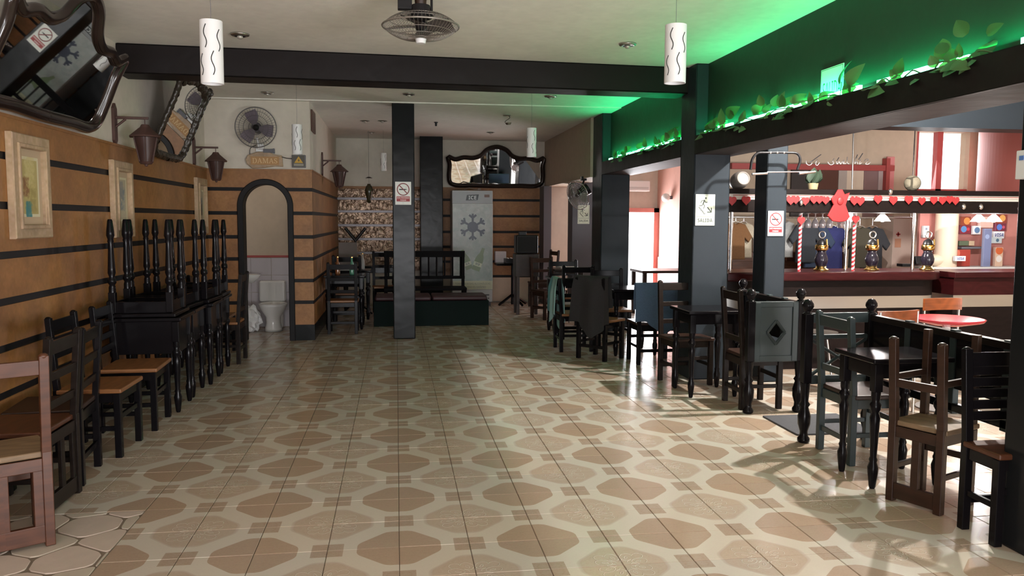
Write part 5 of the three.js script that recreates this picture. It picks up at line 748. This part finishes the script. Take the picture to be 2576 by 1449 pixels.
  const bd = C(2360, 662, W + 0.14); bd.y = s0.y + 0.095; solid('bread_dome', 'pale rounded bag on the counter behind the third beer tap', 'bag', ball(0.13, bd.x, bd.y, bd.z, 1.2, 0.62, 0.8), mat(S(0.75, 0.62, 0.46), 0.5)); const cr = C(2300, 668, W + 0.14); cr.y = s0.y + 0.045; solid('card_reader', 'black card terminal on the counter', 'terminal', [box(0.13, 0.1, 0.1, cr.x + 0.05, cr.y + 0.04, cr.z, -0.3, 0, 0), box(0.16, 0.035, 0.12, cr.x - 0.12, cr.y - 0.01, cr.z)], M.blackMetal);
}
// ---------- bar room seating ----------
{
  const t = thing('red_table', 'small round glossy red cafe table in the bar room', 'table', [4.45, 0, -5.95]); part(t, 'tabletop', lathe([[0.001, 0.75], [0.27, 0.75], [0.285, 0.745], [0.27, 0.725], [0.12, 0.69], [0.001, 0.685]].reverse(), 36), mat(S(0.5, 0.03, 0.045), 0.18)); part(t, 'stem', cyl(0.03, 0.03, 0.68, 0, 0.35, 0), M.white); part(t, 'foot', lathe([[0.001, 0.05], [0.06, 0.045], [0.2, 0.015], [0.21, 0], [0.001, 0]].reverse(), 28), M.white);
  const bent = (label, pos, turn) => { const k = thing('cafe_chair', label, 'chair', pos, turn, 'orange brown cafe chairs'), m = mat(S(0.3, 0.09, 0.03), 0.3, { map: tWood }); part(k, 'seat', box(0.4, 0.03, 0.4, 0, 0.45, 0, 0, 0, 0, 0.012), m); const sh = new THREE.Shape(); sh.absarc(0, 0, 0.6, Math.PI * 0.39, Math.PI * 0.61, false); sh.absarc(0, 0, 0.62, Math.PI * 0.61, Math.PI * 0.39, true); part(k, 'backrest', new THREE.ExtrudeGeometry(sh, { depth: 0.11, bevelEnabled: false }).rotateX(-Math.PI / 2).translate(0, 0.72, 0.4), m); for (const s of [-1, 1]) { part(k, 'leg', bar([s * 0.17, 0, 0.17], [s * 0.17, 0.44, 0.17], 0.012), M.steel); part(k, 'leg', bar([s * 0.18, 0, -0.19], [s * 0.19, 0.82, -0.185], 0.012), M.steel); } };
  bent('orange brown cafe chair whose back shows over the near divider left of the red table', [3.9, 0, -6.0], 0.2 + Math.PI); bent('orange brown cafe chair directly behind the red table', [5.0, 0, -6.55], 0.1); bent('orange brown cafe chair right of the red table', [4.75, 0, -5.3], Math.PI + 0.2);
  for (const [x, z, w] of [[3.75, -6.7, 'near the diamond divider'], [4.7, -7.15, 'at the counter near the second candy pole']]) { const k = thing('bar_stool', `chrome bar stool with a dark seat ${w}`, 'bar stool', [x, 0, z], 0.3, 'chrome bar stools'); part(k, 'seat', cyl(0.16, 0.17, 0.05, 0, 0.52, 0, 0, 0, 0, 26), M.ebony); for (let i = 0; i < 4; i++) { const a = i * 90 * D; part(k, 'leg', bar([Math.sin(a) * 0.1, 0.5, Math.cos(a) * 0.1], [Math.sin(a) * 0.2, 0.01, Math.cos(a) * 0.2], 0.011), M.chrome); } part(k, 'foot_ring', new THREE.TorusGeometry(0.17, 0.009, 8, 36).rotateX(Math.PI / 2).translate(0, 0.17, 0), M.chrome); }
}
scene.traverse((o) => { if (o.isMesh) { o.castShadow = true; o.receiveShadow = true; } });
renderer.render(scene, camera);
